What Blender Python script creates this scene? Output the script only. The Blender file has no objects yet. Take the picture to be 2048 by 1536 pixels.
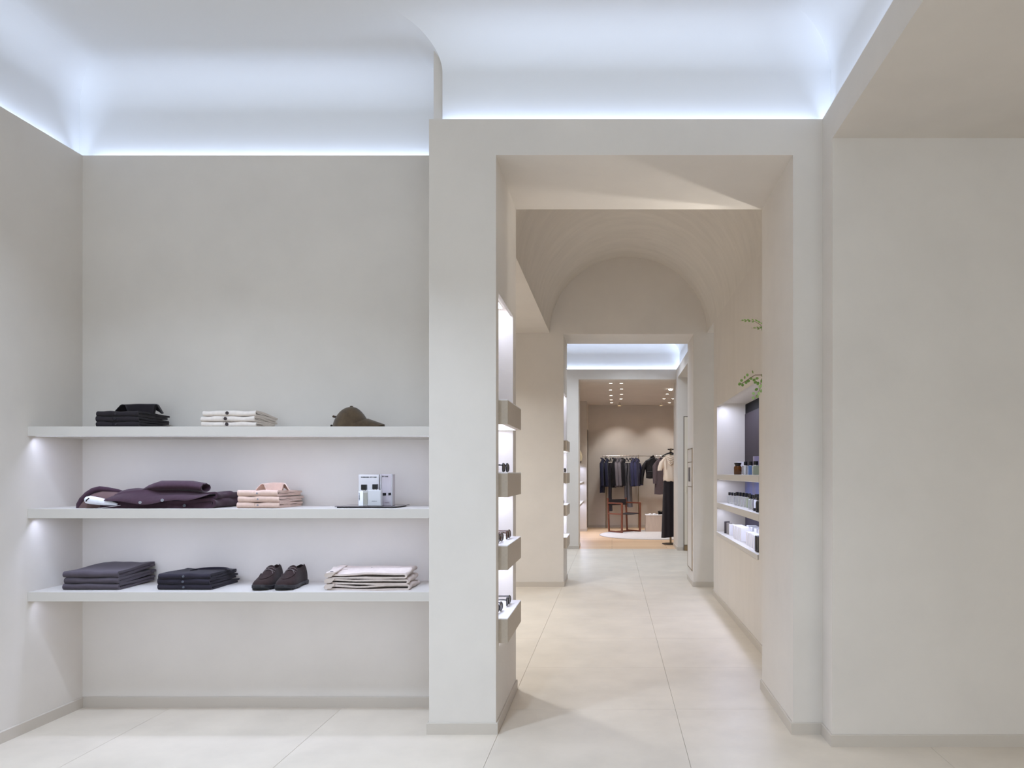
import bpy, bmesh, math, random
from mathutils import Vector, Matrix
PI = math.pi
random.seed(7)
SC = bpy.context.scene
COL = SC.collection
# ------------------------------------------------------------------ camera
F = 1520.0            # focal length in pixels of the 2048 wide frame
HZ = 1.3075           # lens height
VX, VY = 1224.0, 945.0
cam_d = bpy.data.cameras.new('camera')
cam = bpy.data.objects.new('camera', cam_d)
COL.objects.link(cam)
cam.location = (0, 0, HZ)
cam.rotation_euler = (PI/2, 0, 0)
cam_d.sensor_width = 36
cam_d.lens = F/2048*36
cam_d.shift_x = -(VX-1024)/2048
cam_d.shift_y = (VY-768)/2048
cam_d.clip_start = 0.05
SC.camera = cam
# ------------------------------------------------------------------ world, colour management
W = bpy.data.worlds.new('world'); SC.world = W
W.use_nodes = True
bgn = W.node_tree.nodes['Background']
bgn.inputs['Color'].default_value = (0.71, 0.85, 1.0, 1)
bgn.inputs['Strength'].default_value = 2.4
SC.view_settings.view_transform = 'Standard'
SC.view_settings.look = 'None'
SC.view_settings.gamma = 1.0
SC.view_settings.use_curve_mapping = False
SC.view_settings.exposure = 0.16
SC.cycles.diffuse_bounces = 6
SC.cycles.glossy_bounces = 4
SC.cycles.transmission_bounces = 8
SC.cycles.max_bounces = 12
SC.cycles.sample_clamp_indirect = 6.0

def area(name, loc, rot, sx, sy, power, col, spread=PI):
    l = bpy.data.lights.new(name, 'AREA'); l.shape = 'RECTANGLE'
    l.size = sx; l.size_y = sy; l.energy = power; l.color = col; l.spread = spread
    o = bpy.data.objects.new(name, l); COL.objects.link(o)
    o.location = loc; o.rotation_euler = rot
    return o
def disc(name, loc, rot, d, power, col, spread=PI):
    l = bpy.data.lights.new(name, 'AREA'); l.shape = 'DISK'
    l.size = d; l.energy = power; l.color = col; l.spread = spread
    o = bpy.data.objects.new(name, l); COL.objects.link(o)
    o.location = loc; o.rotation_euler = rot
    return o
def spot(name, loc, target, power, col, cone, blend=0.5, r=0.03):
    l = bpy.data.lights.new(name, 'SPOT'); l.energy = power; l.color = col
    l.spot_size = math.radians(cone); l.spot_blend = blend; l.shadow_soft_size = r
    o = bpy.data.objects.new(name, l); COL.objects.link(o)
    o.location = loc
    d = Vector(target)-Vector(loc)
    o.rotation_euler = d.to_track_quat('-Z', 'Y').to_euler()
    return o
COOL = (0.57, 0.71, 1.0)
WHITE = (0.63, 0.71, 1.0)
NEUT = (0.72, 0.83, 1.0)
SOFT = (0.91, 0.95, 1.0)
WARM = (0.97, 0.96, 0.97)
UP = (PI, 0, 0)
TL = math.radians(-12)     # the strips lean a little away from the wall they graze
def cove_strip(mid, length, axis, toward, power):
    n = Vector((toward[0]*math.sin(TL), toward[1]*math.sin(TL), math.cos(TL)))
    o = area('cove_light', mid, (0, 0, 0), length, 0.025, power, COOL)
    zax = -n; xax = Vector((1, 0, 0)) if axis == 'x' else Vector((0, 1, 0)); yax = zax.cross(xax)
    o.rotation_euler = Matrix((xax, yax, zax)).transposed().to_euler()
# cove strips of the front room (they lie in the slot behind each wall head)
cove_strip((-2.982, 0.2, 3.030), 8.0, 'y', (-1, 0), 12.5)
cove_strip((-1.93, 4.267, 3.030), 2.0, 'x', (0, 1), 3.2)
cove_strip((0.08, 3.830, 3.030), 1.9, 'x', (0, 1), 3.2)
cove_strip((1.082, 0.0, 3.030), 7.6, 'y', (1, 0), 12.5)
# front room: unseen downlights added for general light (behind and beside the camera)
for (x, y, p) in ((-2.1, 2.3, 33), (-0.9, 1.8, 25), (-1.9, -0.6, 22), (-0.5, -0.9, 20)):
    disc('unseen_downlight', (x, y, 3.52), (0, 0, 0), 0.16, p, (0.63, 0.77, 1.0), math.radians(115))
for (x, y, p) in ((2.2, 0.6, 12), (2.2, -1.6, 14)):
    disc('unseen_downlight', (x, y, 2.895), (0, 0, 0), 0.16, p, (1.0, 0.91, 0.80), math.radians(140))
# shelf strips, set in the underside of each shelf near its front edge
for z, p in ((1.488, 3.1), (1.071, 3.1), (0.652, 1.3)):
    area('shelf_light', (-1.93, 3.872, z), (math.radians(24), 0, 0), 2.0, 0.012, p, WHITE, math.radians(150))
# third room coves
cove_strip((-0.9, 13.030, 3.030), 4.0, 'x', (0, 1), 10.5)
cove_strip((1.133, 11.2, 3.030), 3.6, 'y', (1, 0), 10.5)
cove_strip((-2.982, 11.2, 3.030), 3.6, 'y', (-1, 0), 10.5)
for (x, y) in ((-1.2, 10.4), (-1.2, 12.0), (0.3, 10.4), (0.3, 12.0)):  # no fittings, out of view; added to brighten the third room
    disc('unseen_downlight', (x, y, 3.52), (0, 0, 0), 0.16, 17, NEUT, math.radians(130))
# vaulted room: downlights in the low ceiling of the left bay
for (x, y) in ((-1.5, 5.7), (-1.5, 7.4), (-2.4, 6.5)):
    disc('unseen_downlight', (x, y, 2.895), (0, 0, 0), 0.12, 18, SOFT, math.radians(130))

# ------------------------------------------------------------------ materials
def lin(c):
    return tuple((v/255/12.92) if v/255 <= 0.04045 else ((v/255+0.055)/1.055)**2.4 for v in c)
MATS = {}
def mat(name, rgb, rough=0.6, metal=0.0, spec=0.5, noise=0.0, nscale=8.0, stretch=(1, 1, 1), bump=0.0, bscale=200.0,
        coat=0.0, sheen=0.0, trans=0.0, ior=1.45, rand=0.0, emit=0.0, rgb2=None, detail=4.0):
    if name in MATS: return MATS[name]
    m = bpy.data.materials.new(name); m.use_nodes = True
    nt = m.node_tree; b = nt.nodes['Principled BSDF']
    c = lin(rgb)
    b.inputs['Base Color'].default_value = (*c, 1)
    b.inputs['Roughness'].default_value = rough
    b.inputs['Metallic'].default_value = metal
    b.inputs['Specular IOR Level'].default_value = spec
    b.inputs['Coat Weight'].default_value = coat
    b.inputs['Sheen Weight'].default_value = sheen
    b.inputs['Transmission Weight'].default_value = trans
    b.inputs['IOR'].default_value = ior
    if emit:
        b.inputs['Emission Color'].default_value = (*c, 1)
        b.inputs['Emission Strength'].default_value = emit
    tc = nt.nodes.new('ShaderNodeTexCoord'); mp = nt.nodes.new('ShaderNodeMapping')
    mp.inputs['Scale'].default_value = stretch
    nt.links.new(tc.outputs['Object'], mp.inputs['Vector'])
    last = None
    if noise or rgb2:
        n = nt.nodes.new('ShaderNodeTexNoise'); n.inputs['Scale'].default_value = nscale
        n.inputs['Detail'].default_value = detail; n.inputs['Roughness'].default_value = 0.6
        nt.links.new(mp.outputs['Vector'], n.inputs['Vector'])
        r = nt.nodes.new('ShaderNodeValToRGB')
        r.color_ramp.elements[0].position = 0.3; r.color_ramp.elements[1].position = 0.7
        if rgb2:
            lo, hi = c, lin(rgb2)
        else:
            lo = tuple(v*(1-noise) for v in c); hi = tuple(min(1, v*(1+noise)) for v in c)
        r.color_ramp.elements[0].color = (*lo, 1); r.color_ramp.elements[1].color = (*hi, 1)
        nt.links.new(n.outputs['Fac'], r.inputs['Fac'])
        last = r.outputs['Color']
    if rand:
        oi = nt.nodes.new('ShaderNodeObjectInfo'); mr = nt.nodes.new('ShaderNodeMapRange')
        mr.inputs['To Min'].default_value = 1-rand; mr.inputs['To Max'].default_value = 1+rand
        nt.links.new(oi.outputs['Random'], mr.inputs['Value'])
        hs = nt.nodes.new('ShaderNodeHueSaturation')
        hs.inputs['Color'].default_value = (*c, 1)
        if last: nt.links.new(last, hs.inputs['Color'])
        nt.links.new(mr.outputs['Result'], hs.inputs['Value'])
        last = hs.outputs['Color']
    if last: nt.links.new(last, b.inputs['Base Color'])
    if bump:
        n2 = nt.nodes.new('ShaderNodeTexNoise'); n2.inputs['Scale'].default_value = bscale
        n2.inputs['Detail'].default_value = 5
        nt.links.new(mp.outputs['Vector'], n2.inputs['Vector'])
        bp = nt.nodes.new('ShaderNodeBump'); bp.inputs['Strength'].default_value = bump
        bp.inputs['Distance'].default_value = 0.01
        nt.links.new(n2.outputs['Fac'], bp.inputs['Height'])
        nt.links.new(bp.outputs['Normal'], b.inputs['Normal'])
    MATS[name] = m
    return m
PLASTER = mat('plaster', (217, 210, 201), 0.9, spec=0.2, noise=0.035, nscale=2.2, bump=0.06, bscale=14, detail=7)
VAULT = mat('vault_plaster', (215, 208, 198), 0.65, spec=0.35, noise=0.05, nscale=3.6, stretch=(0.8, 2.4, 0.8), bump=0.45, bscale=5, detail=7)
COVEM = mat('cove_paint', (226, 226, 226), 0.9, spec=0.2)
SKIRT = mat('skirting_paint', (198, 189, 177), 0.7, spec=0.3)
SHELFM = mat('shelf_lacquer', (203, 197, 189), 0.45, spec=0.4)
STONE = mat('stone_veneer', (187, 174, 157), 0.6, noise=0.05, nscale=90, bump=0.05, bscale=120)
WHITEGLASS = mat('white_top', (236, 235, 236), 0.35)
GROUT = mat('grout', (150, 141, 130), 0.8)
LED = mat('led_diffuser', (235, 242, 255), 0.5, emit=5.0)
BLACK = mat('black_lacquer', (14, 13, 14), 0.35)
DARKMETAL = mat('dark_metal', (58, 52, 48), 0.4, metal=0.8)
BRASS = mat('brushed_bronze', (160, 140, 112), 0.35, metal=1.0)
STEEL = mat('polished_steel', (200, 196, 192), 0.2, metal=1.0)

def tile_mat():
    m = mat('limestone_tile', (213, 202, 186), 0.38, spec=0.4, rand=0.02, noise=0.075, nscale=2.6, detail=14)
    nt = m.node_tree; b = nt.nodes['Principled BSDF']
    geo = nt.nodes.new('ShaderNodeNewGeometry')
    for n in nt.nodes:
        if n.type == 'MAPPING':
            nt.links.new(geo.outputs['Position'], n.inputs['Vector'])
    n2 = nt.nodes.new('ShaderNodeTexNoise'); n2.inputs['Scale'].default_value = 5; n2.inputs['Detail'].default_value = 8
    nt.links.new(geo.outputs['Position'], n2.inputs['Vector'])
    mr = nt.nodes.new('ShaderNodeMapRange'); mr.inputs['To Min'].default_value = 0.28; mr.inputs['To Max'].default_value = 0.5
    nt.links.new(n2.outputs['Fac'], mr.inputs['Value']); nt.links.new(mr.outputs['Result'], b.inputs['Roughness'])
    return m
TILE = tile_mat()

def wood_floor_mat():
    m = bpy.data.materials.new('oak_boards'); m.use_nodes = True
    nt = m.node_tree; b = nt.nodes['Principled BSDF']; b.inputs['Roughness'].default_value = 0.4
    geo = nt.nodes.new('ShaderNodeNewGeometry')
    br = nt.nodes.new('ShaderNodeTexBrick')
    br.inputs['Color1'].default_value = (*lin((236, 204, 168)), 1)
    br.inputs['Color2'].default_value = (*lin((220, 184, 146)), 1)
    br.inputs['Mortar'].default_value = (*lin((150, 116, 84)), 1)
    br.inputs['Scale'].default_value = 1.0; br.inputs['Mortar Size'].default_value = 0.004
    br.inputs['Brick Width'].default_value = 1.9; br.inputs['Row Height'].default_value = 0.15
    nt.links.new(geo.outputs['Position'], br.inputs['Vector'])
    mp = nt.nodes.new('ShaderNodeMapping'); mp.inputs['Scale'].default_value = (1.2, 18, 1)
    nt.links.new(geo.outputs['Position'], mp.inputs['Vector'])
    n = nt.nodes.new('ShaderNodeTexNoise'); n.inputs['Scale'].default_value = 3; n.inputs['Detail'].default_value = 6
    nt.links.new(mp.outputs['Vector'], n.inputs['Vector'])
    mx = nt.nodes.new('ShaderNodeMix'); mx.data_type = 'RGBA'; mx.blend_type = 'MULTIPLY'
    mx.inputs['Factor'].default_value = 0.35
    nt.links.new(br.outputs['Color'], mx.inputs['A']); nt.links.new(n.outputs['Color'], mx.inputs['B'])
    cr = nt.nodes.new('ShaderNodeValToRGB'); cr.color_ramp.elements[0].color = (0.7, 0.66, 0.62, 1); cr.color_ramp.elements[1].color = (1, 1, 1, 1)
    nt.links.new(n.outputs['Fac'], cr.inputs['Fac']); nt.links.new(cr.outputs['Color'], mx.inputs['B'])
    nt.links.new(mx.outputs['Result'], b.inputs['Base Color'])
    return m
OAK = wood_floor_mat()

# ------------------------------------------------------------------ mesh helpers
class MB:
    def __init__(self): self.v = []; self.f = []; self.s = []
    def add(self, vs, fs, M=None, smooth=False):
        o = len(self.v)
        for p in vs:
            p = Vector(p)
            if M is not None: p = M @ p
            self.v.append(p)
        for f in fs:
            self.f.append([i+o for i in f]); self.s.append(smooth)
        return self
    def box(self, x0, x1, y0, y1, z0, z1, M=None):
        vs = [(x0, y0, z0), (x1, y0, z0), (x1, y1, z0), (x0, y1, z0), (x0, y0, z1), (x1, y0, z1), (x1, y1, z1), (x0, y1, z1)]
        return self.add(vs, [(3, 2, 1, 0), (4, 5, 6, 7), (0, 1, 5, 4), (1, 2, 6, 5), (2, 3, 7, 6), (3, 0, 4, 7)], M)
    def bbox(self, x0, x1, y0, y1, z0, z1, r=0.003, M=None):
        """box with chamfered edges"""
        bm = bmesh.new()
        bmesh.ops.create_cube(bm, size=1.0)
        for v in bm.verts:
            v.co = Vector(((x0+x1)/2+v.co.x*(x1-x0), (y0+y1)/2+v.co.y*(y1-y0), (z0+z1)/2+v.co.z*(z1-z0)))
        bmesh.ops.bevel(bm, geom=bm.edges[:], offset=r, segments=2, affect='EDGES', profile=0.5)
        bm.verts.index_update()
        self.add([v.co.copy() for v in bm.verts], [[v.index for v in f.verts] for f in bm.faces], M)
        bm.free(); return self
    def grid(self, rows, M=None, closed_u=False, closed_v=False, smooth=True, flip=False):
        """rows: list of lists of points"""
        nr = len(rows); nc = len(rows[0])
        vs = [p for r in rows for p in r]; fs = []
        for i in range(nr if closed_u else nr-1):
            for j in range(nc if closed_v else nc-1):
                a = i*nc+j; b = i*nc+(j+1) % nc; c = ((i+1) % nr)*nc+(j+1) % nc; d = ((i+1) % nr)*nc+j
                fs.append((d, c, b, a) if flip else (a, b, c, d))
        return self.add(vs, fs, M, smooth)
    def loft(self, rings, M=None, cap=True, smooth=True):
        """rings: closed loops of equal length (counter-clockwise from above, going up)"""
        self.grid(rings, M, closed_v=True, smooth=smooth)
        if cap:
            n = len(rings[0])
            self.add(rings[0], [tuple(reversed(range(n)))], M)
            self.add(rings[-1], [tuple(range(n))], M)
        return self
    def lathe(self, prof, n=24, M=None, smooth=True, cap=True):
        rings = []
        for (r, z) in prof:
            rings.append([(r*math.cos(2*PI*k/n), r*math.sin(2*PI*k/n), z) for k in range(n)])
        return self.loft(rings, M, cap, smooth)
    def tube(self, pts, r, n=8, M=None, cap=True):
        pts = [Vector(p) for p in pts]
        rr = r if isinstance(r, (list, tuple)) else [r]*len(pts)
        rings = []; up = None
        for i, p in enumerate(pts):
            t = (pts[min(i+1, len(pts)-1)]-pts[max(i-1, 0)]).normalized()
            if up is None:
                up = Vector((0, 0, 1)) if abs(t.z) < 0.9 else Vector((0, 1, 0))
            a = t.cross(up)
            if a.length < 1e-5: a = t.orthogonal()
            a.normalize(); b = a.cross(t).normalized(); up = b
            rings.append([p+(a*math.cos(2*PI*k/n)+b*math.sin(2*PI*k/n))*rr[i] for k in range(n)])
        return self.loft(rings, M, cap)
    def prism(self, poly, y0, y1, M=None):
        """polygon of (x,z) extruded along y"""
        n = len(poly)
        vs = [(x, y0, z) for x, z in poly]+[(x, y1, z) for x, z in poly]
        fs = [tuple(range(n)), tuple(reversed(range(n, 2*n)))]
        for i in range(n):
            fs.append((i, i+n, (i+1) % n+n, (i+1) % n))
        return self.add(vs, fs, M)
    def mesh(self, name, m):
        me = bpy.data.meshes.new(name)
        me.from_pydata([tuple(p) for p in self.v], [], self.f)
        me.polygons.foreach_set('use_smooth', self.s)
        bm = bmesh.new(); bm.from_mesh(me)
        bmesh.ops.recalc_face_normals(bm, faces=bm.faces[:])
        bm.to_mesh(me); bm.free()
        me.materials.append(m); me.update()
        return me
    def build(self, name, m, parent=None):
        o = bpy.data.objects.new(name, self.mesh(name, m)); COL.objects.link(o)
        if parent is not None: o.parent = parent
        return o
def tag(o, label=None, cat=None, group=None, kind=None):
    if label: o['label'] = label
    if cat: o['category'] = cat
    if group: o['group'] = group
    if kind: o['kind'] = kind
    return o
def thing(name, label, cat, loc=(0, 0, 0), rz=0.0, group=None):
    o = bpy.data.objects.new(name, None); COL.objects.link(o)
    o.empty_display_size = 0.05
    o.location = loc; o.rotation_euler = (0, 0, rz)
    return tag(o, label, cat, group)
def struct(name, mb, m, parent=None):
    o = mb.build(name, m, parent)
    if parent is None: o['kind'] = 'structure'
    return o
def copy_tree(o, parent=None):
    c = o.copy(); COL.objects.link(c); c.parent = parent
    for ch in list(o.children): copy_tree(ch, c)
    return c
def P(px, py, d):
    """the point of the room seen at a photo position, at distance d in front of the lens"""
    return Vector(((px-VX)*d/F, d, HZ+(VY-py)*d/F))
def sm(t):
    t = max(0.0, min(1.0, t)); return t*t*(3-2*t)
def interp(tab, x):
    if x <= tab[0][0]: return tab[0][1]
    for (a, va), (b, vb) in zip(tab, tab[1:]):
        if x <= b: return va+(vb-va)*(x-a)/(b-a)
    return tab[-1][1]

# ================================================================== SETTING
TOP, SLOT = 3.075, 2.965      # wall heads and the bottom of the light slots behind them
# --- floor of limestone slabs, front room to third room
fl = MB(); fl.box(-3.3, 4.2, -4.2, 13.0, -0.12, -0.006)
floor = struct('floor', fl, GROUT)
xs = [-3.3, -2.45, -1.5, -0.57, 0.35, 1.517, 2.68, 4.2]
ys = [-4.2+0.0]
yy = 4.2
lst = []
while yy > -4.2: lst.append(yy); yy -= 0.9
lst.append(-4.2); lst.reverse()
yy = 5.1
while yy < 13.0: lst.append(yy); yy += 0.9
lst.append(13.0)
G = 0.0008
for i in range(len(xs)-1):
    for j in range(len(lst)-1):
        a, b, c, d = xs[i], xs[i+1], lst[j], lst[j+1]
        if d-c < 0.05: continue
        if d < 0.5: continue
        w, h = (b-a)/2-G, (d-c)/2-G
        t = MB(); e = 0.0003
        vs = [(-w, -h, -0.006), (w, -h, -0.006), (w, h, -0.006), (-w, h, -0.006), (-w, -h, -e), (w, -h, -e), (w, h, -e), (-w, h, -e),
              (-w+e, -h+e, 0), (w-e, -h+e, 0), (w-e, h-e, 0), (-w+e, h-e, 0)]
        t.add(vs, [(8, 9, 10, 11)]+[(k, (k+1) % 4, (k+1) % 4+4, k+4) for k in range(4)]+[(k+4, (k+1) % 4+4, (k+1) % 4+8, k+8) for k in range(4)])
        o = t.build('floor_tile', TILE, floor)
        o.location = ((a+b)/2, (c+d)/2, 0)
nb = MB(); nb.box(-3.3, 4.2, -4.2, 0.3, -0.006, 0); o = nb.build('rear_slab', TILE, floor)
wf = MB(); wf.box(-2.2, 3.2, 13.0, 18.3, -0.12, 0)
struct('floor', wf, OAK)
th = MB(); th.box(-1.2, 3.0, 12.985, 13.0, -0.005, 0.001); struct('trim_1', th, BRASS)

# --- front room
w = MB()
w.box(-3.0, -2.952, -4.2, 4.30, 0, SLOT); w.box(-2.967, -2.952, -4.2, 4.252, SLOT, TOP)
struct('wall_left', w, PLASTER)
w = MB()
w.box(-2.96, -0.9, 4.237, 4.285, 0, SLOT); w.box(-2.96, -0.9, 4.237, 4.252, SLOT, TOP)
w.box(-3.3, -0.9, 4.30, 4.60, 0, 3.7)
struct('wall_back', w, PLASTER)
# portal: two piers and a lintel, the left pier with a display niche in its inner face
XL, XR, Y0, Y1 = -0.58, 0.905, 3.8, 4.585
w = MB()
NY0, NY1, NZ0, NZ1, NX = 3.884, 4.453, 0.4345, 2.225, -0.705
def niche_pier(w, xo, xi, y0, y1, n0, n1, z0, z1, xn, zt):
    w.box(xo, xi, y0, n0, 0, zt); w.box(xo, xi, n1, y1, 0, zt)
    w.box(xo, xn, n0, n1, 0, zt); w.box(xn, xi, n0, n1, 0, z0)
    w.box(xn, xi, n0, n1, z1+0.045, zt); w.box(xi-0.016, xi, n0, n1, z1, z1+0.045)
niche_pier(w, -0.915, XL, Y0, Y1, NY0, NY1, NZ0, NZ1, NX, 2.895)
w.box(XR, 1.2, Y0, Y1, 0, 2.895)
w.box(-0.915, 1.2, Y0, Y1, 2.895, SLOT)
w.box(-0.915, 1.0525, Y0, Y0+0.015, SLOT, TOP)
w.box(-0.915, -0.9, Y0+0.015, 4.252, SLOT, TOP)
w.box(-0.915, -0.9, Y1-0.3, 4.252, 0, SLOT)
w.box(-0.915, 1.3, 3.90, 4.6, SLOT, 4.0)
struct('wall_portal', w, PLASTER)
# right wall, its lower ceiling and the cornice beam
w = MB(); w.box(1.0525, 4.2, 3.628, 4.0, 0, 2.904); struct('wall_right', w, PLASTER)
w = MB(); w.box(1.0525, 4.2, -4.2, 3.9, 2.904, SLOT); w.box(1.0525, 1.0675, -4.2, 3.815, SLOT, TOP)
struct('ceiling', w, PLASTER)
w = MB(); w.box(4.0, 4.2, -4.2, 3.7, 0, 2.95); struct('wall_side', w, PLASTER)
w = MB()
w.box(-3.3, 4.2, -4.3, -4.15, 2.6, 3.7); w.box(-3.3, -2.5, -4.3, -4.15, 0, 2.6); w.box(3.6, 4.2, -4.3, -4.15, 0, 2.6)
w.box(0.4, 0.7, -4.3, -4.15, 0, 2.6)
struct('wall_rear', w, PLASTER)
# --- ceilings with coves
def cove(parent, pts, nrm, zc=3.335, R=0.2, zlow=2.93, seg=14):
    n = len(pts); offs = []
    for i in range(n):
        m = Vector((0, 0))
        if i > 0: m += Vector(nrm[i-1])
        if i < n-1 and (i == 0 or nrm[i] != nrm[i-1]): m += Vector(nrm[i])
        offs.append(m)
    prof = [(0, zlow), (0, zc-0.15), (0, zc)]+[(R*(1-math.cos(k/seg*PI/2)), zc+R*math.sin(k/seg*PI/2)) for k in range(1, seg+1)]
    for i in range(n-1):
        mb = MB()
        rows = [[(pts[q][0]+offs[q].x*g, pts[q][1]+offs[q].y*g, z) for (g, z) in prof] for q in (i, i+1)]
        mb.grid(rows)
        # a back skin 4 cm behind, so the cove has thickness
        nv = nrm[i]
        rows = [[(pts[q][0]-nv[0]*0.04, pts[q][1]-nv[1]*0.04, z) for (g, z) in (prof[0], prof[-1])] for q in (i, i+1)]
        mb.grid(rows)
        mb.build('cove', COVEM, parent)
w = MB(); w.box(-3.2, 1.3, -4.3, 4.5, 3.535, 3.62)
c1 = struct('ceiling', w, COVEM)
cove(c1, [(-3.007, -4.2), (-3.007, 4.292), (-0.86, 4.292), (-0.86, 3.855), (1.1075, 3.855), (1.1075, -4.2)],
     [(1, 0), (0, -1), (-1, 0), (0, -1), (-1, 0)])
# --- vaulted room
VAULTW = mat('vault_wall_plaster', (215, 208, 199), 0.85, spec=0.2, noise=0.025, nscale=3.0, stretch=(1, 2, 0.6), bump=0.08, bscale=8)
VX0, VX1, VZ = -0.7125, 1.085, 2.905
w = MB()
RN0, RN1, RZ0, RZ1, RX = 5.61, 7.85, 0.69, 2.0, 1.39
w.box(VX1, 1.7, 4.585, RN0, 0, VZ); w.box(VX1, 1.7, RN1, 8.11, 0, VZ)
w.box(RX, 1.7, RN0, RN1, 0, VZ); w.box(VX1, RX, RN0, RN1, 0, RZ0-0.03); w.box(VX1, RX, RN0, RN1, RZ1+0.02, VZ)
w.box(VX1, VX1+0.035, RN0, RN1, RZ1-0.012, RZ1+0.02)
w.box(2.3, 2.4, 8.0, 8.8, 0, VZ)
struct('wall_right', w, VAULTW)
w = MB(); w.box(-3.1, -3.0, 4.6, 8.72, 0, 3.0); struct('wall_left', w, PLASTER)
w = MB()
seg = 40; cx = (VX0+VX1)/2; ra = (VX1-VX0)/2; rb = 0.868
pa = [(cx-ra*math.cos(PI*k/seg), VZ+rb*math.sin(PI*k/seg)) for k in range(seg+1)]
nY = 24
w.grid([[(x, 4.585+(8.71-4.585)*j/nY, z) for (x, z) in pa] for j in range(nY+1)])
pb = [(cx-(ra+0.15)*math.cos(PI*k/seg), VZ+(rb+0.15)*math.sin(PI*k/seg)) for k in range(seg+1)]
w.grid([[(x, y, z) for (x, z) in pb] for y in (4.585, 8.71)])
struct('ceiling', w, VAULT)
w = MB(); w.box(-3.1, VX0, 4.585, 8.72, VZ, 3.05); w.box(VX1, 2.4, 4.585, 8.72, VZ, 3.05)
struct('ceiling', w, PLASTER)
# far wall of the vaulted room with the second opening
DX0, DX1, DY0, DY1, DZ = -0.555, 0.933, 8.7, 9.37, 2.893
w = MB()
niche_pier(w, -3.2, DX0, DY0, DY1, 8.735, 9.31, NZ0, NZ1, -0.70, DZ)
w.box(DX1, 3.2, DY0, DY1, 0, DZ); w.box(-3.2, 3.2, DY0, DY1, DZ, SLOT); w.box(-3.2, 3.2, DY0, DY1-0.07, SLOT, 4.0)
w.box(-3.2, 1.103, DY1-0.015, DY1, SLOT, TOP)
struct('wall_inner', w, PLASTER)
# --- third room
w = MB(); w.box(-3.05, -2.952, 9.37, 13.05, 0, SLOT); w.box(-2.967, -2.952, 9.37, 13.0, SLOT, TOP); struct('wall_left', w, PLASTER)
w = MB()
w.box(1.103, 3.2, 12.74, 13.6, 0, 2.904)
struct('wall_right', w, PLASTER)
w = MB(); w.box(3.0, 3.2, 9.37, 12.8, 0, 2.95); struct('wall_side', w, PLASTER)
w = MB()
w.box(-3.0, -0.573, 13.0, 13.6, 0, 2.9)
w.box(-3.0, 3.2, 13.0, 13.3, 2.9, SLOT); w.box(-3.0, 1.103, 13.0, 13.015, SLOT, TOP); w.box(-3.0, 3.2, 13.1, 13.3, SLOT, 3.7)
struct('wall_portal', w, PLASTER)
w = MB(); w.box(1.103, 3.2, 9.37, 13.05, 2.904, SLOT); w.box(1.103, 1.118, 9.37, 13.0, SLOT, TOP); struct('ceiling', w, PLASTER)
w = MB(); w.box(-3.2, 1.4, 9.2, 13.3, 3.535, 3.62)
c3 = struct('ceiling', w, COVEM)
cove(c3, [(-3.007, 9.32), (-3.007, 13.055), (1.158, 13.055), (1.158, 9.32), (-3.007, 9.32)], [(1, 0), (0, -1), (-1, 0), (0, 1)])
# --- wood floored room
WPL = mat('warm_plaster', (214, 206, 196), 0.9, spec=0.2, noise=0.03, nscale=2.2)
w = MB(); w.box(-2.2, 3.2, 18.07, 18.3, 0, 3.0); struct('wall_back', w, WPL)
w = MB(); w.box(-2.2, 3.2, 13.3, 18.3, 2.9, 3.05); struct('ceiling', w, WPL)
w = MB(); w.box(-2.2, -1.05, 13.6, 17.0, 0, 2.9); w.box(-2.2, -0.567, 16.9, 17.3, 0, 2.9)
w.box(-2.2, -0.62, 17.3, 18.1, 0, 2.9); w.box(-0.62, -0.563, 17.3, 18.1, 2.29, 2.9)
struct('wall_left', w, WPL)
w = MB(); w.box(3.0, 3.2, 13.3, 18.1, 0, 2.9); struct('wall_right', w, WPL)
dm = mat('doorway_shade', (104, 88, 74), 0.5, noise=0.1, nscale=4, stretch=(8, 8, 0.6))  # brown stands for the shade inside an open doorway
w = MB(); w.box(-0.62, -0.571, 17.32, 18.05, 0.01, 2.285); struct('dark_doorway', w, dm)  # dark sheet closing the doorway, its shade put into the colour

# --- skirting boards, proud of the walls
H = 0.058; TK = 0.010
def skirt(name, paths):
    """each path runs along wall faces with the room on its left"""
    w = MB()
    prof = [(0, 0), (TK, 0), (TK, H-0.003), (TK-0.003, H), (-0.001, H)]
    for pts in paths:
        pts = [Vector(p) for p in pts]; n = len(pts); rows = []
        for i in range(n):
            ns = []
            if i > 0: d = (pts[i]-pts[i-1]).normalized(); ns.append(Vector((-d.y, d.x)))
            if i < n-1: d = (pts[i+1]-pts[i]).normalized(); ns.append(Vector((-d.y, d.x)))
            m = ns[0] if len(ns) == 1 else (ns[0]+ns[1])/(1+ns[0].dot(ns[1]))
            rows.append([(pts[i].x+m.x*g, pts[i].y+m.y*g, z) for g, z in prof])
        w.grid(rows, smooth=False)
    struct(name, w, SKIRT)
skirt('baseboard_left', [[(-2.952, 4.237), (-2.952, -4.15)]])
skirt('baseboard_back', [[(-0.915, 4.237), (-2.952+TK, 4.237)]])
skirt('baseboard_portal', [[(-3.0, 4.60), (-0.925, 4.60), (-0.925, Y1), (XL, Y1), (XL, Y0), (-0.915, Y0), (-0.915, 4.22)],
                           [(1.0525, Y0), (XR, Y0), (XR, Y1), (VX1, Y1)]])
skirt('baseboard_right', [[(4.0, 3.628), (1.0525, 3.628), (1.0525, Y0-TK)], [(VX1, Y1+TK), (VX1, 8.11), (1.7, 8.11)]])
skirt('baseboard_inner', [[(-3.0, 9.37), (DX0, DY1), (DX0, DY0), (-3.0, DY0)], [(2.3, DY0), (DX1, DY0), (DX1, DY1), (3.0, DY1)]])
skirt('baseboard_third', [[(-0.573, 13.6), (-0.573, 13.0), (-2.95, 13.0)], [(1.19, 12.74), (1.103, 12.74), (1.103, 13.6)]])
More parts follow.
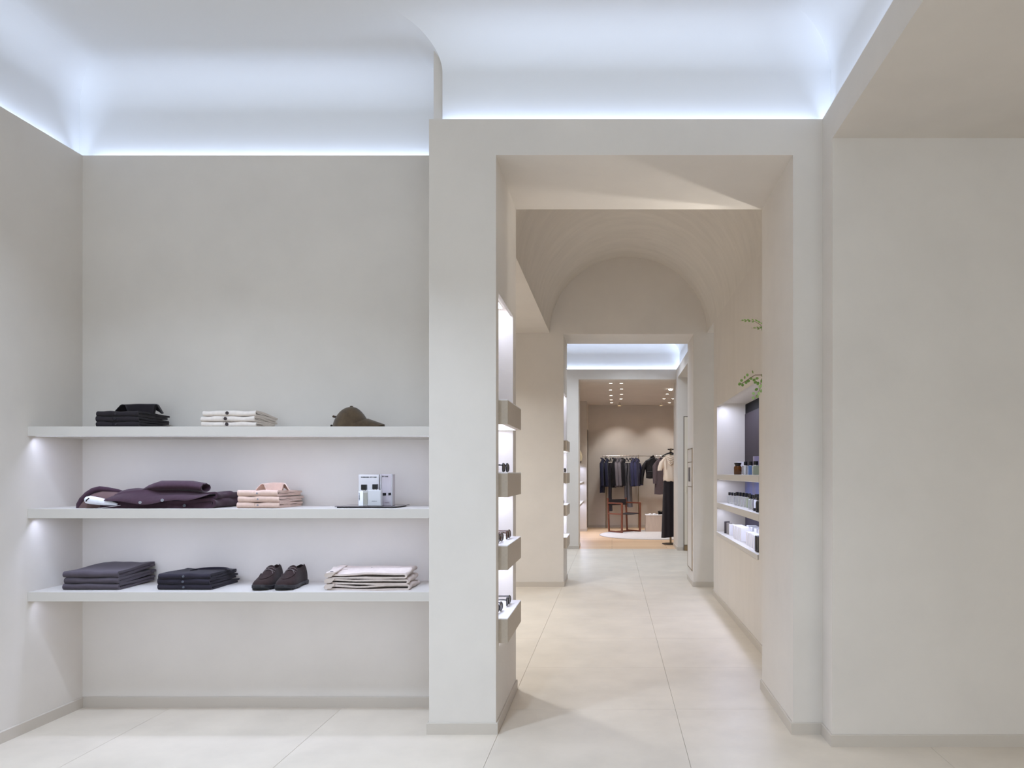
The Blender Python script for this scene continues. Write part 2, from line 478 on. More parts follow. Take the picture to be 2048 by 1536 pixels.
skirt('baseboard_wood', [[(3.0, 18.07), (-0.563, 18.07)], [(-0.567, 17.3), (-0.567, 16.9), (-1.05, 16.9)]])
# door in the third room
d1 = MB(); d1.box(1.198, 2.02, 12.715, 12.742, 0.0, 2.25)
dframe = struct('door_1', d1, mat('door_reveal', (120, 110, 96), 0.6))
d1 = MB(); d1.bbox(1.212, 2.005, 12.700, 12.716, 0.10, 2.235, r=0.002); d1.build('leaf', mat('door_paint', (226, 217, 200), 0.5), dframe)
d1 = MB(); d1.bbox(1.212, 2.005, 12.703, 12.716, 0.0, 0.09, r=0.002); d1.build('kick_plate', BRASS, dframe)
d1 = MB(); d1.bbox(1.232, 1.262, 12.66, 12.70, 0.98, 1.08, r=0.004); d1.build('handle', mat('cream_handle', (214, 204, 184), 0.4), dframe)

# ================================================================== THINGS
# --- wall shelves of the front room
SHZ = (1.540, 1.124, 0.7037)
SD0, SD1 = 3.838, 4.237
for z, lab in zip(SHZ, ('topmost of the three long pale wall shelves left of the portal, holding the cap',
                        'middle long pale wall shelf left of the portal, holding the purple coat',
                        'lowest of the three long pale wall shelves, holding the dark suede shoes')):
    t = thing('wall_shelf', lab, 'shelf', (-1.93, SD1, z), 0, 'long wall shelves')
    w = MB(); w.bbox(-1.022, 1.015, SD0-SD1, 0.0, -0.048, 0, r=0.0015)
    w.build('board', SHELFM, t)
    w = MB(); w.box(-1.0, 1.0, -0.375, -0.36, -0.0483, -0.047)
    w.build('light_channel', mat('led_soft', (235, 240, 255), 0.5, emit=0.8), t)

# --- folded garments
def fold_body(w, d, t, seed, sheet=0.36, close=0.75, nx=14, flare=0.02, wob=0.0018, sag=0.0):
    """a garment folded over at its front edge: front at y=0, open layers at the sides and back"""
    rnd = random.Random(seed)
    s = t*sheet; R = t/2
    nb, na, nt = 9, 10, 9
    d0 = d+rnd.uniform(-flare, 0.2*flare); d1 = d+rnd.uniform(-0.2*flare, flare)
    top_b = max(2*s+0.001, t*(1-0.28*close))
    O = []; I = []
    for k in range(nb):
        y = d0+(R-d0)*k/(nb-1); q = sm((y-R)/(d-R))
        O.append((y, 0.0)); I.append((y, s*(1-0.1*q)))
    for k in range(1, na):
        a = -PI/2-PI*k/na
        O.append((R+R*math.cos(a), R+R*math.sin(a))); r = R-s
        I.append((R+r*math.cos(a)*0.9, R+r*math.sin(a)))
    for k in range(nt):
        y = R+(d1-R)*k/(nt-1); q = sm((y-R)/(d-R))
        zt = t+(top_b-t)*q; O.append((y, zt)); I.append((y, max(zt-s, s+0.0006+(t-2*s)*(1-q)*0.8)))
    n = len(O); ph = [rnd.uniform(0, 6.28) for _ in range(8)]
    def pos(x, p, lay):
        y, z = p
        g = min(1, z/t*1.2+0.15)
        dz = wob*g*(math.sin(9*x/w+ph[0])+0.7*math.sin(17*x/w+ph[1]+12*y)+0.6*math.sin(25*y+ph[2]))
        dy = wob*0.7*math.sin(11*x/w+ph[3]+40*z)
        kx = 1+0.012*math.sin(7*y/d+ph[4])+0.008*math.sin(60*z+ph[5])
        return (x*kx, y+dy, max(0.0, z+(dz if z > 0.15*t else 0)-sag*g*sm(abs(x)*2/w-0.4)*0.3))
    mb = MB()
    X = [-w/2+w*i/(nx-1) for i in range(nx)]
    mb.grid([[pos(x, p, 0) for p in O] for x in X]); mb.grid([[pos(x, p, 1) for p in I] for x in X], flip=True)
    for x in (X[0], X[-1]):
        mb.grid([[pos(x, p, 0) for p in O], [pos(x, p, 1) for p in I]], smooth=False)
    mb.grid([[pos(x, O[0], 0) for x in X], [pos(x, I[0], 1) for x in X]], smooth=False)
    mb.grid([[pos(x, O[-1], 0) for x in X], [pos(x, I[-1], 1) for x in X]], smooth=False)
    return mb
def inner_layer(w, d, t, seed):
    """the sleeves and back folded inside, seen as thin leaves at the open side"""
    rnd = random.Random(seed); mb = MB()
    for k in range(2):
        z0 = t*(0.40+0.16*k); th = t*0.11; de = d+rnd.uniform(-0.03, 0.012)
        ph = rnd.uniform(0, 6)
        for ww, f in ((w*0.992, 0.0),):
            ny = 10; rows = []
            for lay in (0, 1):
                rows.append([[(x, t*0.62+(de-t*0.62)*j/ny, z0+lay*th-t*0.12*sm(j/ny)+0.0012*math.sin(6*x/w+ph+j)) for j in range(ny+1)] for x in (-ww/2, -ww/4, 0, ww/4, ww/2)])
            mb.grid(rows[1]); mb.grid(rows[0], flip=True)
            for i in (0, -1): mb.grid([rows[0][i], rows[1][i]], smooth=False)
            mb.grid([[r[-1] for r in rows[0]], [r[-1] for r in rows[1]]], smooth=False)
    return mb
def button_mb(r, th=0.0025):
    mb = MB()
    M = Matrix.Rotation(PI/2, 4, 'X')
    mb.lathe([(r*0.55, th*0.35), (r*0.62, th*0.7), (r*0.8, th), (r*0.97, th*0.8), (r, 0.0004), (r*0.98, -th*0.3)], 18, M, cap=True)
    for a in range(4):
        x, z = r*0.25*math.cos(a*PI/2+PI/4), r*0.25*math.sin(a*PI/2+PI/4)
        mb.lathe([(r*0.1, -th*0.2), (r*0.1, th*0.42)], 6, Matrix.Translation((x, 0, z)) @ M)
    return mb
def collar_mb(a, b, h, fl, out, span=1.75, n=28, th=0.0022):
    """turned-down shirt collar, open towards -y: half width a, half depth b; its ends make the two points"""
    rows_o = []; rows_i = []
    for i in range(n+1):
        u = -1+2*i/n
        ang = PI/2-u*span
        x, y = a*math.cos(ang), b*math.sin(ang)
        nx, ny = math.cos(ang), math.sin(ang)
        e = sm((abs(u)-0.25)/0.75)
        hh = h*(1-0.15*e); ff = min(hh-0.002, fl*(0.55+0.75*e)); oo = out*(0.30+0.9*e)
        prof = [(0, 0), (0.10*oo, hh*0.5), (0.14*oo, hh*0.92), (0.22*oo, hh), (0.36*oo, hh*0.95), (0.68*oo, hh-ff*0.5), (oo, hh-ff)]
        sx = (1 if x > 0 else -1)*out*0.9*e
        fw = -out*0.6*e
        rows_o.append([(x+nx*g+sx*(k/6), y+ny*g+fw*(k/6), z) for k, (g, z) in enumerate(prof)])
        rows_i.append([(x+nx*(g-th)+sx*(k/6), y+ny*(g-th)+fw*(k/6), max(0, z-th)) for k, (g, z) in enumerate(prof)])
    mb = MB(); mb.grid(rows_o); mb.grid(rows_i, flip=True)
    for i in (0, -1): mb.grid([rows_o[i], rows_i[i]], smooth=False)
    for k in (0, -1): mb.grid([[r[k] for r in rows_o], [r[k] for r in rows_i]], smooth=False)
    return mb
def fabric(name, rgb, **k):
    kw = dict(rough=0.9, spec=0.15, noise=0.06, nscale=40, bump=0.12, bscale=700, sheen=0.1); kw.update(k)
    return mat(name, rgb, **kw)
C_BLACK = fabric('black_cotton', (44, 39, 42))
C_CREAM = fabric('cream_cotton', (224, 213, 203))
C_PINK = fabric('blush_cotton', (206, 179, 164))
C_GREY = fabric('charcoal_twill', (78, 71, 77))
C_NAVY = fabric('ink_wool', (42, 38, 46))
C_SAND = fabric('stone_denim', (200, 186, 176))
C_PURP = fabric('plum_wool', (66, 46, 56), noise=0.12, nscale=60, sheen=0.12)
C_LIN = fabric('brown_lining', (104, 82, 80), noise=0.06, nscale=50)
BTN_D = mat('dark_button', (62, 52, 52), 0.35)
BTN_P = mat('pearl_button', (150, 150, 156), 0.25)
BTN_B = mat('black_button', (40, 38, 44), 0.3)

def fold_stack(kind, n, px0, px1, shelf_z, front, depth, total, m, labels, cat, group, seed, button=None, tint=None, collar=None,
               skew=0.0, tops=None, bend=0.0, sheet=0.36):
    x0 = (px0-VX)*front/F; x1 = (px1-VX)*front/F; w = x1-x0; t = total/n
    rnd = random.Random(seed); out = []
    for k in range(n):
        r = thing(kind, labels[k], cat, ((x0+x1)/2+(rnd.uniform(-0.006, 0.004) if k else 0), front+rnd.uniform(0, 0.004), shelf_z+0.0005+k*t),
                  rnd.uniform(-0.012, 0.012)+skew, group)
        b = fold_body(w-0.004*k, depth, t*1.0, seed*10+k, sheet=sheet)
        if bend:
            b.v = [Vector((v.x, v.y, v.z+bend*sm((v.y-0.03)/depth)*(0.35+0.65*k/n))) for v in b.v]
        b.build('body', m, r)
        q = inner_layer(w-0.004*k, depth, t, seed*10+k)
        if bend:
            q.v = [Vector((v.x, v.y, v.z+bend*sm((v.y-0.03)/depth)*(0.35+0.65*k/n))) for v in q.v]
        q.build('inner_fold', m, r)
        if button:
            bx, br, bm_ = button
            o = button_mb(br).build('button', bm_, r); o.location = ((bx-(px0+px1)/2)*front/F+rnd.uniform(-0.002, 0.002), -0.0012, t*0.52)
            # placket edge beside the buttons
            pk = MB(); pk.box((bx-(px0+px1)/2)*front/F-0.017, (bx-(px0+px1)/2)*front/F-0.0155, -0.0015, 0.004, t*0.2, t*0.8)
            pk.build('placket_edge', m, r)
        out.append((r, w, t))
    if collar:
        a, b, h, fl, ou, cx, cy = collar
        r, w, t = out[-1]
        c = collar_mb(a, b, h, fl, ou).build('collar', m, r)
        c.location = (cx, cy, t*0.86+bend)
    return out
pos = ('lowest', 'middle', 'topmost')
fold_stack('folded_shirt', 3, 191, 276, SHZ[0], 3.90, 0.275, 0.083, C_BLACK,
           ['black folded shirt, lowest of the stack on the top shelf', 'black folded shirt, middle of the stack on the top shelf',
            'black folded shirt with upturned collar, topmost of the stack on the top shelf'], 'shirt', 'black shirts on the top shelf', 11,
           button=(231, 0.0048, BTN_B), collar=(0.066, 0.05, 0.056, 0.052, 0.030, 0.05, 0.125))
fold_stack('folded_shirt', 3, 402, 511, SHZ[0], 3.90, 0.255, 0.086, C_CREAM,
           ['cream folded shirt with big dark button, '+p+' of its stack' for p in pos], 'shirt', 'cream shirts on the top shelf', 12,
           button=(453, 0.0088, BTN_D), bend=-0.018, sheet=0.33)
fold_stack('folded_shirt', 3, 473, 557, SHZ[1], 3.90, 0.30, 0.091, C_PINK,
           ['blush pink folded shirt, lowest of its stack', 'blush pink folded shirt, middle of its stack', 'blush pink folded shirt with standing collar, topmost of its stack'],
           'shirt', 'blush shirts on the middle shelf', 13, button=(515, 0.0042, BTN_P), collar=(0.042, 0.036, 0.044, 0.040, 0.024, 0.04, 0.11))
gr = fold_stack('folded_trousers', 3, 125, 236, SHZ[2], 3.90, 0.31, 0.094, C_GREY,
           ['charcoal folded trousers, '+p+' of the stack by the left wall' for p in pos], 'trousers', 'charcoal trousers on the lowest shelf', 14, bend=0.026)
for r, w, t in gr:      # seamed waistband ends at the back
    mb = MB(); mb.bbox(-w/2+0.02, w/2+0.004, 0.275, 0.318, 0.010, 0.024, r=0.005)
    o = mb.build('waistband', C_GREY, r); o.location = (0, 0, 0.012)
fold_stack('folded_shirt', 3, 313, 421, SHZ[2], 3.90, 0.275, 0.083, C_NAVY,
           ['blackish folded overshirt, '+p+' of the stack beside the shoes' for p in pos], 'shirt', 'blackish overshirts on the lowest shelf', 15,
           button=(366, 0.0058, mat('grey_button', (92, 96, 104), 0.3)), collar=(0.07, 0.05, 0.012, 0.010, 0.02, 0.06, 0.17))

# stone coloured trousers: fold at the right, open wavy layers to the front, waistband at the left
for k in range(3):
    d = 3.895; x0 = (650-VX)*d/F; x1 = (812-VX)*d/F; t = 0.0295
    r = thing('folded_trousers', ['stone coloured folded trousers, lowest of the stack', 'stone coloured folded trousers, middle of the stack',
              'stone coloured folded trousers with buttoned waistband, topmost of the stack'][k], 'trousers',
              (x0, d+0.003*k, SHZ[2]+0.0005+k*t), 0, 'stone trousers on the lowest shelf')
    L = x1-x0+0.008*(2-k)
    b = fold_body(0.215, L, t, 160+k, sheet=0.30, flare=0.01, wob=0.005)
    # local fold axis to world: the fold faces +x
    M = Matrix(((0, -1, 0, 0), (1, 0, 0, 0), (0, 0, 1, 0), (0, 0, 0, 1)))
    vs = []
    for v in b.v:
        x, y, z = L-v.y, v.x+0.1075, v.z
        y += 0.018*math.exp(-((x-0.27)/0.06)**2)*(-1)*(1 if y < 0.1 else 0)+0.004*math.sin(17*x+k)
        z += (0.016 if k == 2 else 0.004*k)*sm(y/0.21)
        vs.append(Vector((x, y, z)))
    b.v = vs; b.build('body', C_SAND, r)
    wb = MB(); rows = []
    for i in range(9):
        y = 0.004+0.19*i/8
        z0 = t*0.62+(0.016 if k == 2 else 0.004*k)*sm(y/0.21)
        rows.append([(0.0+0.012*math.sin(y*9), y-0.01, z0-0.012), (-0.004, y-0.012, z0-0.002), (0.004, y-0.012, z0+0.010), (0.026, y-0.012, z0+0.0135), (0.048, y-0.012, z0+0.0145), (0.05, y-0.012, z0+0.009), (0.03, y-0.01, z0-0.01)])
    wb.loft(rows); wb.build('waistband', C_SAND, r)
    mb = MB(); mb.lathe([(0.0055, 0.001), (0.006, 0.0022), (0.0085, 0.002), (0.009, 0)], 16)
    o = mb.build('button', BTN_D, r); o.location = (0.028, 0.012, t*0.62+0.0145); 
    if k == 2:
        mb = MB(); mb.lathe([(0.003, 0), (0.003, 0.0012), (0.002, 0.0016)], 10)
        o = mb.build('rivet', BTN_B, r); o.location = (0.2, 0.12, t+0.0105)
        mb = MB(); mb.tube([(0.055, 0.05, t+0.005), (0.065, 0.07, t+0.006), (0.085, 0.085, t+0.0075)], 0.0011, 6)
        mb.build('pocket_stitch', mat('taupe_thread', (150, 134, 126), 0.9), r)

# --- plum coat laid on the middle shelf
def coat():
    d = 3.885; z0 = SHZ[1]+0.0005
    X = lambda px: (px-147)*d/F
    t = thing('folded_coat', 'dark plum wool coat laid folded with white lining showing at its collar', 'coat', ((147-VX)*d/F, d, z0))
    def lump(x0, x1, hs, dep, y0, nx=30, ny=18, wob=0.0045, seed=1, pow_=2.6):
        rows_t = []; ph = [random.Random(seed+i).uniform(0, 6) for i in range(5)]
        for i in range(nx+1):
            u = i/nx; x = x0+(x1-x0)*u; h = interp(hs, u)
            ring = []
            for j in range(ny+1):
                a = PI*j/ny
                c, s_ = math.cos(a), math.sin(a)
                y = y0+dep/2-dep/2*math.copysign(abs(c)**(2/pow_), c)
                z = h*abs(s_)**(2/pow_)
                z += wob*s_*(math.sin(22*x+ph[0]+9*y)+0.6*math.sin(41*x+ph[1]-14*y)+0.5*math.sin(33*y+ph[2]))
                ring.append((x, y+0.004*math.sin(19*x+ph[3]), max(0.0, z)))
            rows_t.append(ring)
        mb = MB(); mb.grid(rows_t)
        n = ny+1
        for q in (0, -1): mb.add(rows_t[q], [tuple(range(n))], smooth=False)
        mb.grid([[r_[0] for r_ in rows_t], [r_[-1] for r_ in rows_t]], smooth=False)
        return mb
    lump(X(196), X(421), [(0, .06), (.1, .086), (.22, .096), (.34, .090), (.5, .092), (.75, .078), (1, .072)], 0.27, 0.012, seed=3).build('body', C_PURP, t)
    # lower front edge of the coat and its open right end
    b = fold_body(0.25, X(427)-X(330), 0.05, 77, sheet=0.3, flare=0.02, wob=0.004)
    b.v = [Vector((X(427)-v.y+0.004, v.x+0.135, v.z)) for v in b.v]; b.build('lower_fold', C_PURP, t)
    b = fold_body(0.22, X(427)-X(320), 0.030, 78, sheet=0.34, flare=0.02, wob=0.004)
    b.v = [Vector((X(425)-v.y+0.006+0.02*(v.x), v.x+0.15, v.z+0.046+0.014*sm((0.2-v.y)/0.2)*0)) for v in b.v]; b.build('upper_fold', C_PURP, t)
    # front panel with a wavy hem hanging over the front
    hem = [(212, 1001), (240, 1002), (262, 1005), (286, 1009), (305, 1008), (330, 1002), (352, 1000), (378, 1001), (400, 996), (418, 990)]
    top = [(212, 990), (235, 984), (262, 981), (290, 979), (330, 981), (370, 983), (400, 985), (418, 986)]
    rows = []; rows2 = []
    for i in range(29):
        px = 212+(418-212)*i/28
        zh = (1016.5-interp(hem, px))*d/F; zt = (1016.5-interp(top, px))*d/F
        ro = []; ri = []
        for j in range(9):
            u = j/8
            y = -0.020+0.074*sm(u)**1.2+0.006*math.sin(px*0.06+2*u)
            z = zh+(zt-zh)*u
            ro.append((X(px), y, z)); ri.append((X(px), y+0.006, z-0.001))
        rows.append(ro); rows2.append(ri)
    mb = MB(); mb.grid(rows); mb.grid(rows2, flip=True)
    for i in (0, -1): mb.grid([rows[i], rows2[i]], smooth=False)
    for k in (0, -1): mb.grid([[r_[k] for r_ in rows], [r_[k] for r_ in rows2]], smooth=False)
    mb.build('front_panel', C_PURP, t)
    # sleeve folded across the top, its dark cuff to the right
    path = [(262, 983, .11), (283, 976, .10), (305, 972.5, .09), (335, 972, .08), (367, 972, .075), (398, 976, .065)]
    rings = []; ring_in = []
    for k, (px, py, y) in enumerate(path):
        hw = [.012, .020, .026, .026, .026, .022][k]; hd = [.03, .05, .062, .060, .058, .050][k]
        zc = max((1016.5-py)*d/F, hw+0.05)
        cx = X(px)
        rings.append([(cx, y-hd*math.cos(2*PI*q/18), zc+hw*math.sin(2*PI*q/18)*(1+0.1*math.sin(3*q+k))) for q in range(18)])
    mb = MB(); mb.loft(rings, cap=False)
    mb.add(rings[0], [tuple(range(18))])
    cxx = sum(p[0] for p in rings[-1])/18; cyy = sum(p[1] for p in rings[-1])/18; czz = sum(p[2] for p in rings[-1])/18
    def ins(r_, k, dx): return [(p[0]-dx, cyy+(p[1]-cyy)*k, czz+(p[2]-czz)*k) for p in r_]
    mb.grid([rings[-1], ins(rings[-1], 0.80, 0.0), ins(rings[-1], 0.74, 0.05), ins(rings[-1], 0.3, 0.09)], closed_v=True)
    mb.build('sleeve', C_PURP, t)
    # collar end turned open: brown lining around a white inner roll
    rows = []
    outl = [(147, 1014), (148, 1006), (153, 996), (162, 985), (172, 977), (182, 974), (196, 976), (212, 980), (222, 985), (230, 992)]
    lump(X(148), X(228), [(0, .02), (.1, .058), (.28, .093), (.5, .098), (.8, .085), (1, .07)], 0.2, 0.026, nx=18, seed=8, wob=0.002).build('lining', C_LIN, t)
    pts = [(X(px), 0.035+0.0012*i*i, (1016.5-py)*d/F-0.010) for i, (px, py) in enumerate(outl)]
    mb = MB(); mb.tube(pts, [.010, .013, .014, .014, .014, .014, .013, .013, .012, .010], 10)
    mb.build('collar', C_PURP, t)
    mb = MB(); mb.tube([(X(172), 0.010, .042), (X(178), 0.006, .0425), (X(198), 0.004, .036), (X(216), 0.004, .028), (X(232), 0.010, .020)], [.018, .0215, .019, .014, .006], 16)
    mb.build('white_lining', fabric('white_lining', (232, 232, 240)), t)
    mb = MB(); mb.tube([(X(176), -0.0155, .036), (X(178), -0.0165, .044), (X(182), -0.0145, .052)], 0.0028, 8)
    mb.build('loop_label', mat('label_black', (36, 32, 34), 0.7), t)
    mb = MB(); mb.tube([(X(198), -0.008, .001), (X(212), -0.012, .004), (X(228), -0.015, .010), (X(244), -0.012, .016)], 0.0016, 6)
    mb.build('piping', mat('grey_piping', (176, 170, 172), 0.6), t)
    for px, py, mm in ((287, 1004.5, BTN_P), (331, 1000, BTN_P), (368, 1011, mat('grey_button', (92, 96, 104), 0.3))):
        o = button_mb(0.0078, 0.003).build('button', mm, t); o.location = (X(px), -0.0275 if px < 350 else 0.004, (1016.5-py)*d/F)
coat()

# --- suede cap
def cap():
    d = 4.0
    z0 = SHZ[0]+0.0005
    t = thing('baseball_cap', 'brown suede baseball cap with its peak to the right on the top shelf', 'cap', ((703-VX)*d/F, d, z0))
    SU = fabric('brown_suede', (92, 76, 56), rgb2=(70, 56, 42), nscale=22, sheen=0.25)
    H, R = 0.112, 0.098
    def P3(s, a):
        c, sn = math.cos(a), math.sin(a)
        rx = R*(1.02 if c < 0 else 1.0); ry = R*0.86
        q = max(0.0, 1-s**2.25)**0.66
        z = H*q*(1-0.10*max(0, c)*(1-q)*2)
        x = rx*s*c+0.002; y = ry*s*sn
        if c > 0: x -= 0.012*q*c*s
        pn = 1-0.004*math.exp(-(math.sin(3*a)/0.06)**2)
        return (x*pn, y*pn, z)
    rows = [[P3(math.sin(PI/2*i/16), 2*PI*j/60) for j in range(60)] for i in range(1, 17)]
    mb = MB(); mb.grid(rows, closed_v=True); mb.add(rows[0], [tuple(range(60))], smooth=True)
    inn = [[(p[0]*0.97, p[1]*0.97, p[2]*0.97) for p in r] for r in rows]
    mb.grid(inn, closed_v=True, flip=True); mb.grid([rows[-1], inn[-1]], closed_v=True)
    mb.build('crown', SU, t)
    ro = []; ri = []
    for i in range(17):
        a = -1.15+2.3*i/16
        r0 = P3(0.985, a)
        line = []; lin_ = []
        for j in range(9):
            u = j/8
            ext = 0.088*math.cos(a*0.92)**0.8*u
            x = r0[0]-0.006+ext; y = r0[1]*(1-0.10*u)
            z = 0.050-0.030*u-0.034*(abs(a)/1.15)**1.6*(1-0.3*u)-0.006*u*u*(abs(a)/1.15)
            z = max(0.004, z)
            line.append((x, y, z)); lin_.append((x, y, max(0.0, z-0.007)))
        ro.append(line); ri.append(lin_)
    mb = MB(); mb.grid(ro); mb.grid(ri, flip=True)
    mb.grid([[r[-1] for r in ro], [r[-1] for r in ri]]); mb.grid([ro[0], ri[0]]); mb.grid([ro[-1], ri[-1]])
    mb.build('peak', SU, t)
    mb = MB(); mb.lathe([(0.009, 0), (0.009, 0.003), (0.006, 0.006), (0.001, 0.007)], 14, Matrix.Translation((0.0, 0, H-0.001)))
    mb.build('top_button', SU, t)
    mb = MB()
    mb.tube([(-R*1.0+0.002, -0.03, 0.012), (-R*1.03, 0.0, 0.011), (-R*1.0+0.002, 0.03, 0.012)], 0.006, 8)
    mb.build('rear_strap', fabric('dark_suede', (48, 38, 30)), t)
    mb = MB()
    mb.tube([(-R*0.84, -0.034, 0.060), (-R*0.93, -0.018, 0.061), (-R*0.93, 0.018, 0.061), (-R*0.84, 0.034, 0.060)], 0.006, 8)
    mb.build('rear_hem', SU, t)
    t.rotation_euler = (0, 0, -0.10)
cap()

# --- suede shoes
def shoe(side):
    SU = fabric('dark_brown_suede', (52, 38, 36), rgb2=(42, 30, 29), nscale=50, sheen=0.08)
    RUB = mat('black_rubber', (40, 38, 42), 0.45)
    t = thing('suede_shoe', '', 'shoe')
    # outline: half widths along the length (y from toe 0 to heel .28), with an inward swing
    hw = [(0, .012), (.006, .026), (.02, .039), (.05, .049), (.09, .0515), (.13, .046), (.18, .0385), (.23, .0375), (.262, .032), (.276, .018), (.282, .006)]
    mid = lambda y: side*0.006*math.sin(PI*y/0.28)-side*0.004
    def outline(g, n=22):
        L = 0.282+2*g
        pts = []
        ysamp = [0, .003, .008, .016, .03, .05, .075, .1, .13, .16, .19, .22, .245, .262, .272, .279, .282]
        for y in ysamp: pts.append((mid(y)-interp(hw, y)-g, y+(-g if y < .01 else (g if y > .275 else 0))))
        for y in reversed(ysamp): pts.append((mid(y)+interp(hw, y)+g, y+(-g if y < .01 else (g if y > .275 else 0))))
        return pts
    o1 = outline(0.004)
    def lift(y, z): return z+0.010*sm((0.05-y)/0.06)
    mb = MB()
    mb.loft([[(x, y, lift(y, 0.006)) for x, y in outline(0.001)], [(x, y, lift(y, 0.008)) for x, y in o1], [(x, y, lift(y, 0.020)) for x, y in o1], [(x, y, lift(y, 0.022)) for x, y in outline(0.001)]][0:4], smooth=False)
    mb.build('welt', RUB, t)
    mb = MB()
    for k in range(9):
        y = 0.03+0.015*k; h_ = interp(hw, y)
        mb.box(mid(y)-h_, mid(y)+h_, y, y+0.009, lift(y, 0.0), lift(y, 0.0075))
    mb.build('tread', RUB, t)
    mb = MB()
    hl = [(x, y) for x, y in outline(0.003) if y > 0.2]
    mb.loft([[(x, y, 0.0) for x, y in hl], [(x, y, 0.012) for x, y in hl]], smooth=False); mb.build('heel', RUB, t)
    # upper: cross sections along the length
    topz = [(0, .030), (.012, .044), (.03, .052), (.06, .060), (.10, .078), (.135, .098), (.16, .106), (.20, .098), (.25, .108), (.272, .112), (.282, .104)]
    ys = [.002, .006, .012, .02, .03, .045, .06, .08, .10, .12, .135, .15, .17, .19, .21, .23, .25, .265, .276, .281]
    rows = []
    for y in ys:
        h_ = interp(hw, y)*0.97; zt = interp(topz, y); zb = lift(y, 0.019)
        ring = []
        for k in range(21):
            a = PI*k/20
            c, s_ = math.cos(a), math.sin(a)
            taper = 1-0.30*sm((y-0.06)/0.1)*(abs(s_)**1.5)
            ring.append((mid(y)+h_*math.copysign(abs(c)**0.75, c)*taper, y, zb+(zt-zb)*abs(s_)**0.72))
        rows.append(ring)
    n = len(ys)
    mb = MB(); mb.grid(rows[:12])
    # the quarters behind the throat leave the foot opening free
    k0, k1 = 7, 13
    for i in range(11, n-1):
        pass
    L = [r[:k0+1] for r in rows[11:]]; R_ = [r[k1:] for r in rows[11:]]
    mb.grid(L); mb.grid(R_)
    back = [rows[-1][k] for k in range(k0, k1+1)]
    mb.add(rows[-1], [tuple(range(21))], smooth=True)
    mb.add(rows[0], [tuple(range(21))], smooth=True)
    mb.build('upper', SU, t)
    mb = MB()
    mb.grid([[(p[0]*0.93+mid(ys[11+i])*0.07, p[1], p[2]-0.004) for p in r] for i, r in enumerate([q[k0-1:k1+2] for q in rows[11:]])][0:1]+[[(mid(ys[12+i])+(p[0]-mid(ys[12+i]))*0.8, p[1]-0.004, 0.045) for p in r] for i, r in enumerate([q[k0-1:k1+2] for q in rows[12:]])])
    mb.build('insole', fabric('shoe_inside', (34, 26, 26)), t)
    # apron: raised seam ring over the toe, lace ties
    seam = []
    for k in range(25):
        a = -PI*0.5+PI*k/24
        yy_ = 0.105-0.068*math.cos(a); xx = 0.031*math.sin(a)*(1-0.1*math.cos(a))
        hh = interp(hw, yy_)*0.97; zt = interp(topz, yy_); zb = lift(yy_, 0.019)
        u = min(0.99, abs(xx)/hh); s_ = (1-u**(2/0.75))**0.5 if u < 1 else 0
        seam.append((mid(yy_)+xx, yy_, zb+(zt-zb)*max(0, s_)**0.72+0.0015))
    mb = MB(); mb.tube(seam, 0.0028, 7); mb.build('apron_seam', SU, t)
    mb = MB()
    for k, y in enumerate((0.122, 0.138)):
        zt = interp(topz, y)+0.003
        mb.tube([(mid(y)-0.028, y+0.006, zt-0.014), (mid(y)-0.012, y, zt), (mid(y)+0.012, y, zt), (mid(y)+0.028, y+0.006, zt-0.014)], 0.0019, 6)
    y = 0.126
    mb.tube([(mid(y), y-0.004, interp(topz, y)+.004), (mid(y)+0.02, y-0.012, interp(topz, y)-0.004), (mid(y)+0.03, y-0.02, interp(topz, y)-.024)], 0.0019, 6)
    mb.tube([(mid(y), y-0.004, interp(topz, y)+.004), (mid(y)-0.02, y-0.010, interp(topz, y)-0.004), (mid(y)-0.028, y-0.012, interp(topz, y)-.018)], 0.0019, 6)
    mb.build('lace', mat('waxed_lace', (104, 92, 90), 0.6), t)
    mb = MB()
    rows_ = [[(mid(y)+0.024*(i/4-1)*k_, y, zz-0.010*(i/4-1)**2) for i in range(9)] for y, zz, k_ in ((.130, .097, 1.0), (.142, .104, 1.0), (.152, .111, .95), (.158, .113, .8), (.160, .108, .75), (.164, .06, .6))]
    mb.grid(rows_); mb.build('tongue', SU, t)
    return t
for s_, xx, lab in ((1, -1.800, 'dark brown suede lace-up shoe, the one nearer the folded overshirts'), (-1, -1.690, 'dark brown suede lace-up shoe, the one nearer the stone trousers')):
    t = shoe(s_); t.location = (xx, 3.872, SHZ[2]+0.0005); t.rotation_euler = (0, 0, 0.03*s_+0.02); t['label'] = lab; t['group'] = 'pair of suede shoes'

# --- perfume tray
def lettering(text, size, loc, m, parent, rot=(PI/2, 0, 0), align='CENTER'):
    c = bpy.data.curves.new('lettering', 'FONT'); c.body = text; c.size = size; c.align_x = align; c.extrude = 0.0002
    c.offset = 0.0004*size/0.008; c.resolution_u = 3
    tmp = bpy.data.objects.new('lettering_curve', c); COL.objects.link(tmp)
    dg = bpy.context.evaluated_depsgraph_get(); dg.update()
    me = bpy.data.meshes.new_from_object(tmp.evaluated_get(dg))
    bpy.data.objects.remove(tmp); bpy.data.curves.remove(c)
    me.materials.clear(); me.materials.append(m); me.name = 'lettering'
    o = bpy.data.objects.new('lettering', me); COL.objects.link(o)
    o.parent = parent; o.location = loc; o.rotation_euler = rot
    return o
INK = mat('black_ink', (26, 26, 28), 0.6)
ty = 3.915
tr = thing('perfume_tray', 'flat black glossy tray under the perfume set on the middle shelf', 'tray', (-1.272, ty, SHZ[1]))
w = MB(); w.bbox(-0.148, 0.148, 0.004, 0.24, 0, 0.0065, r=0.002); w.build('base', BLACK, tr)
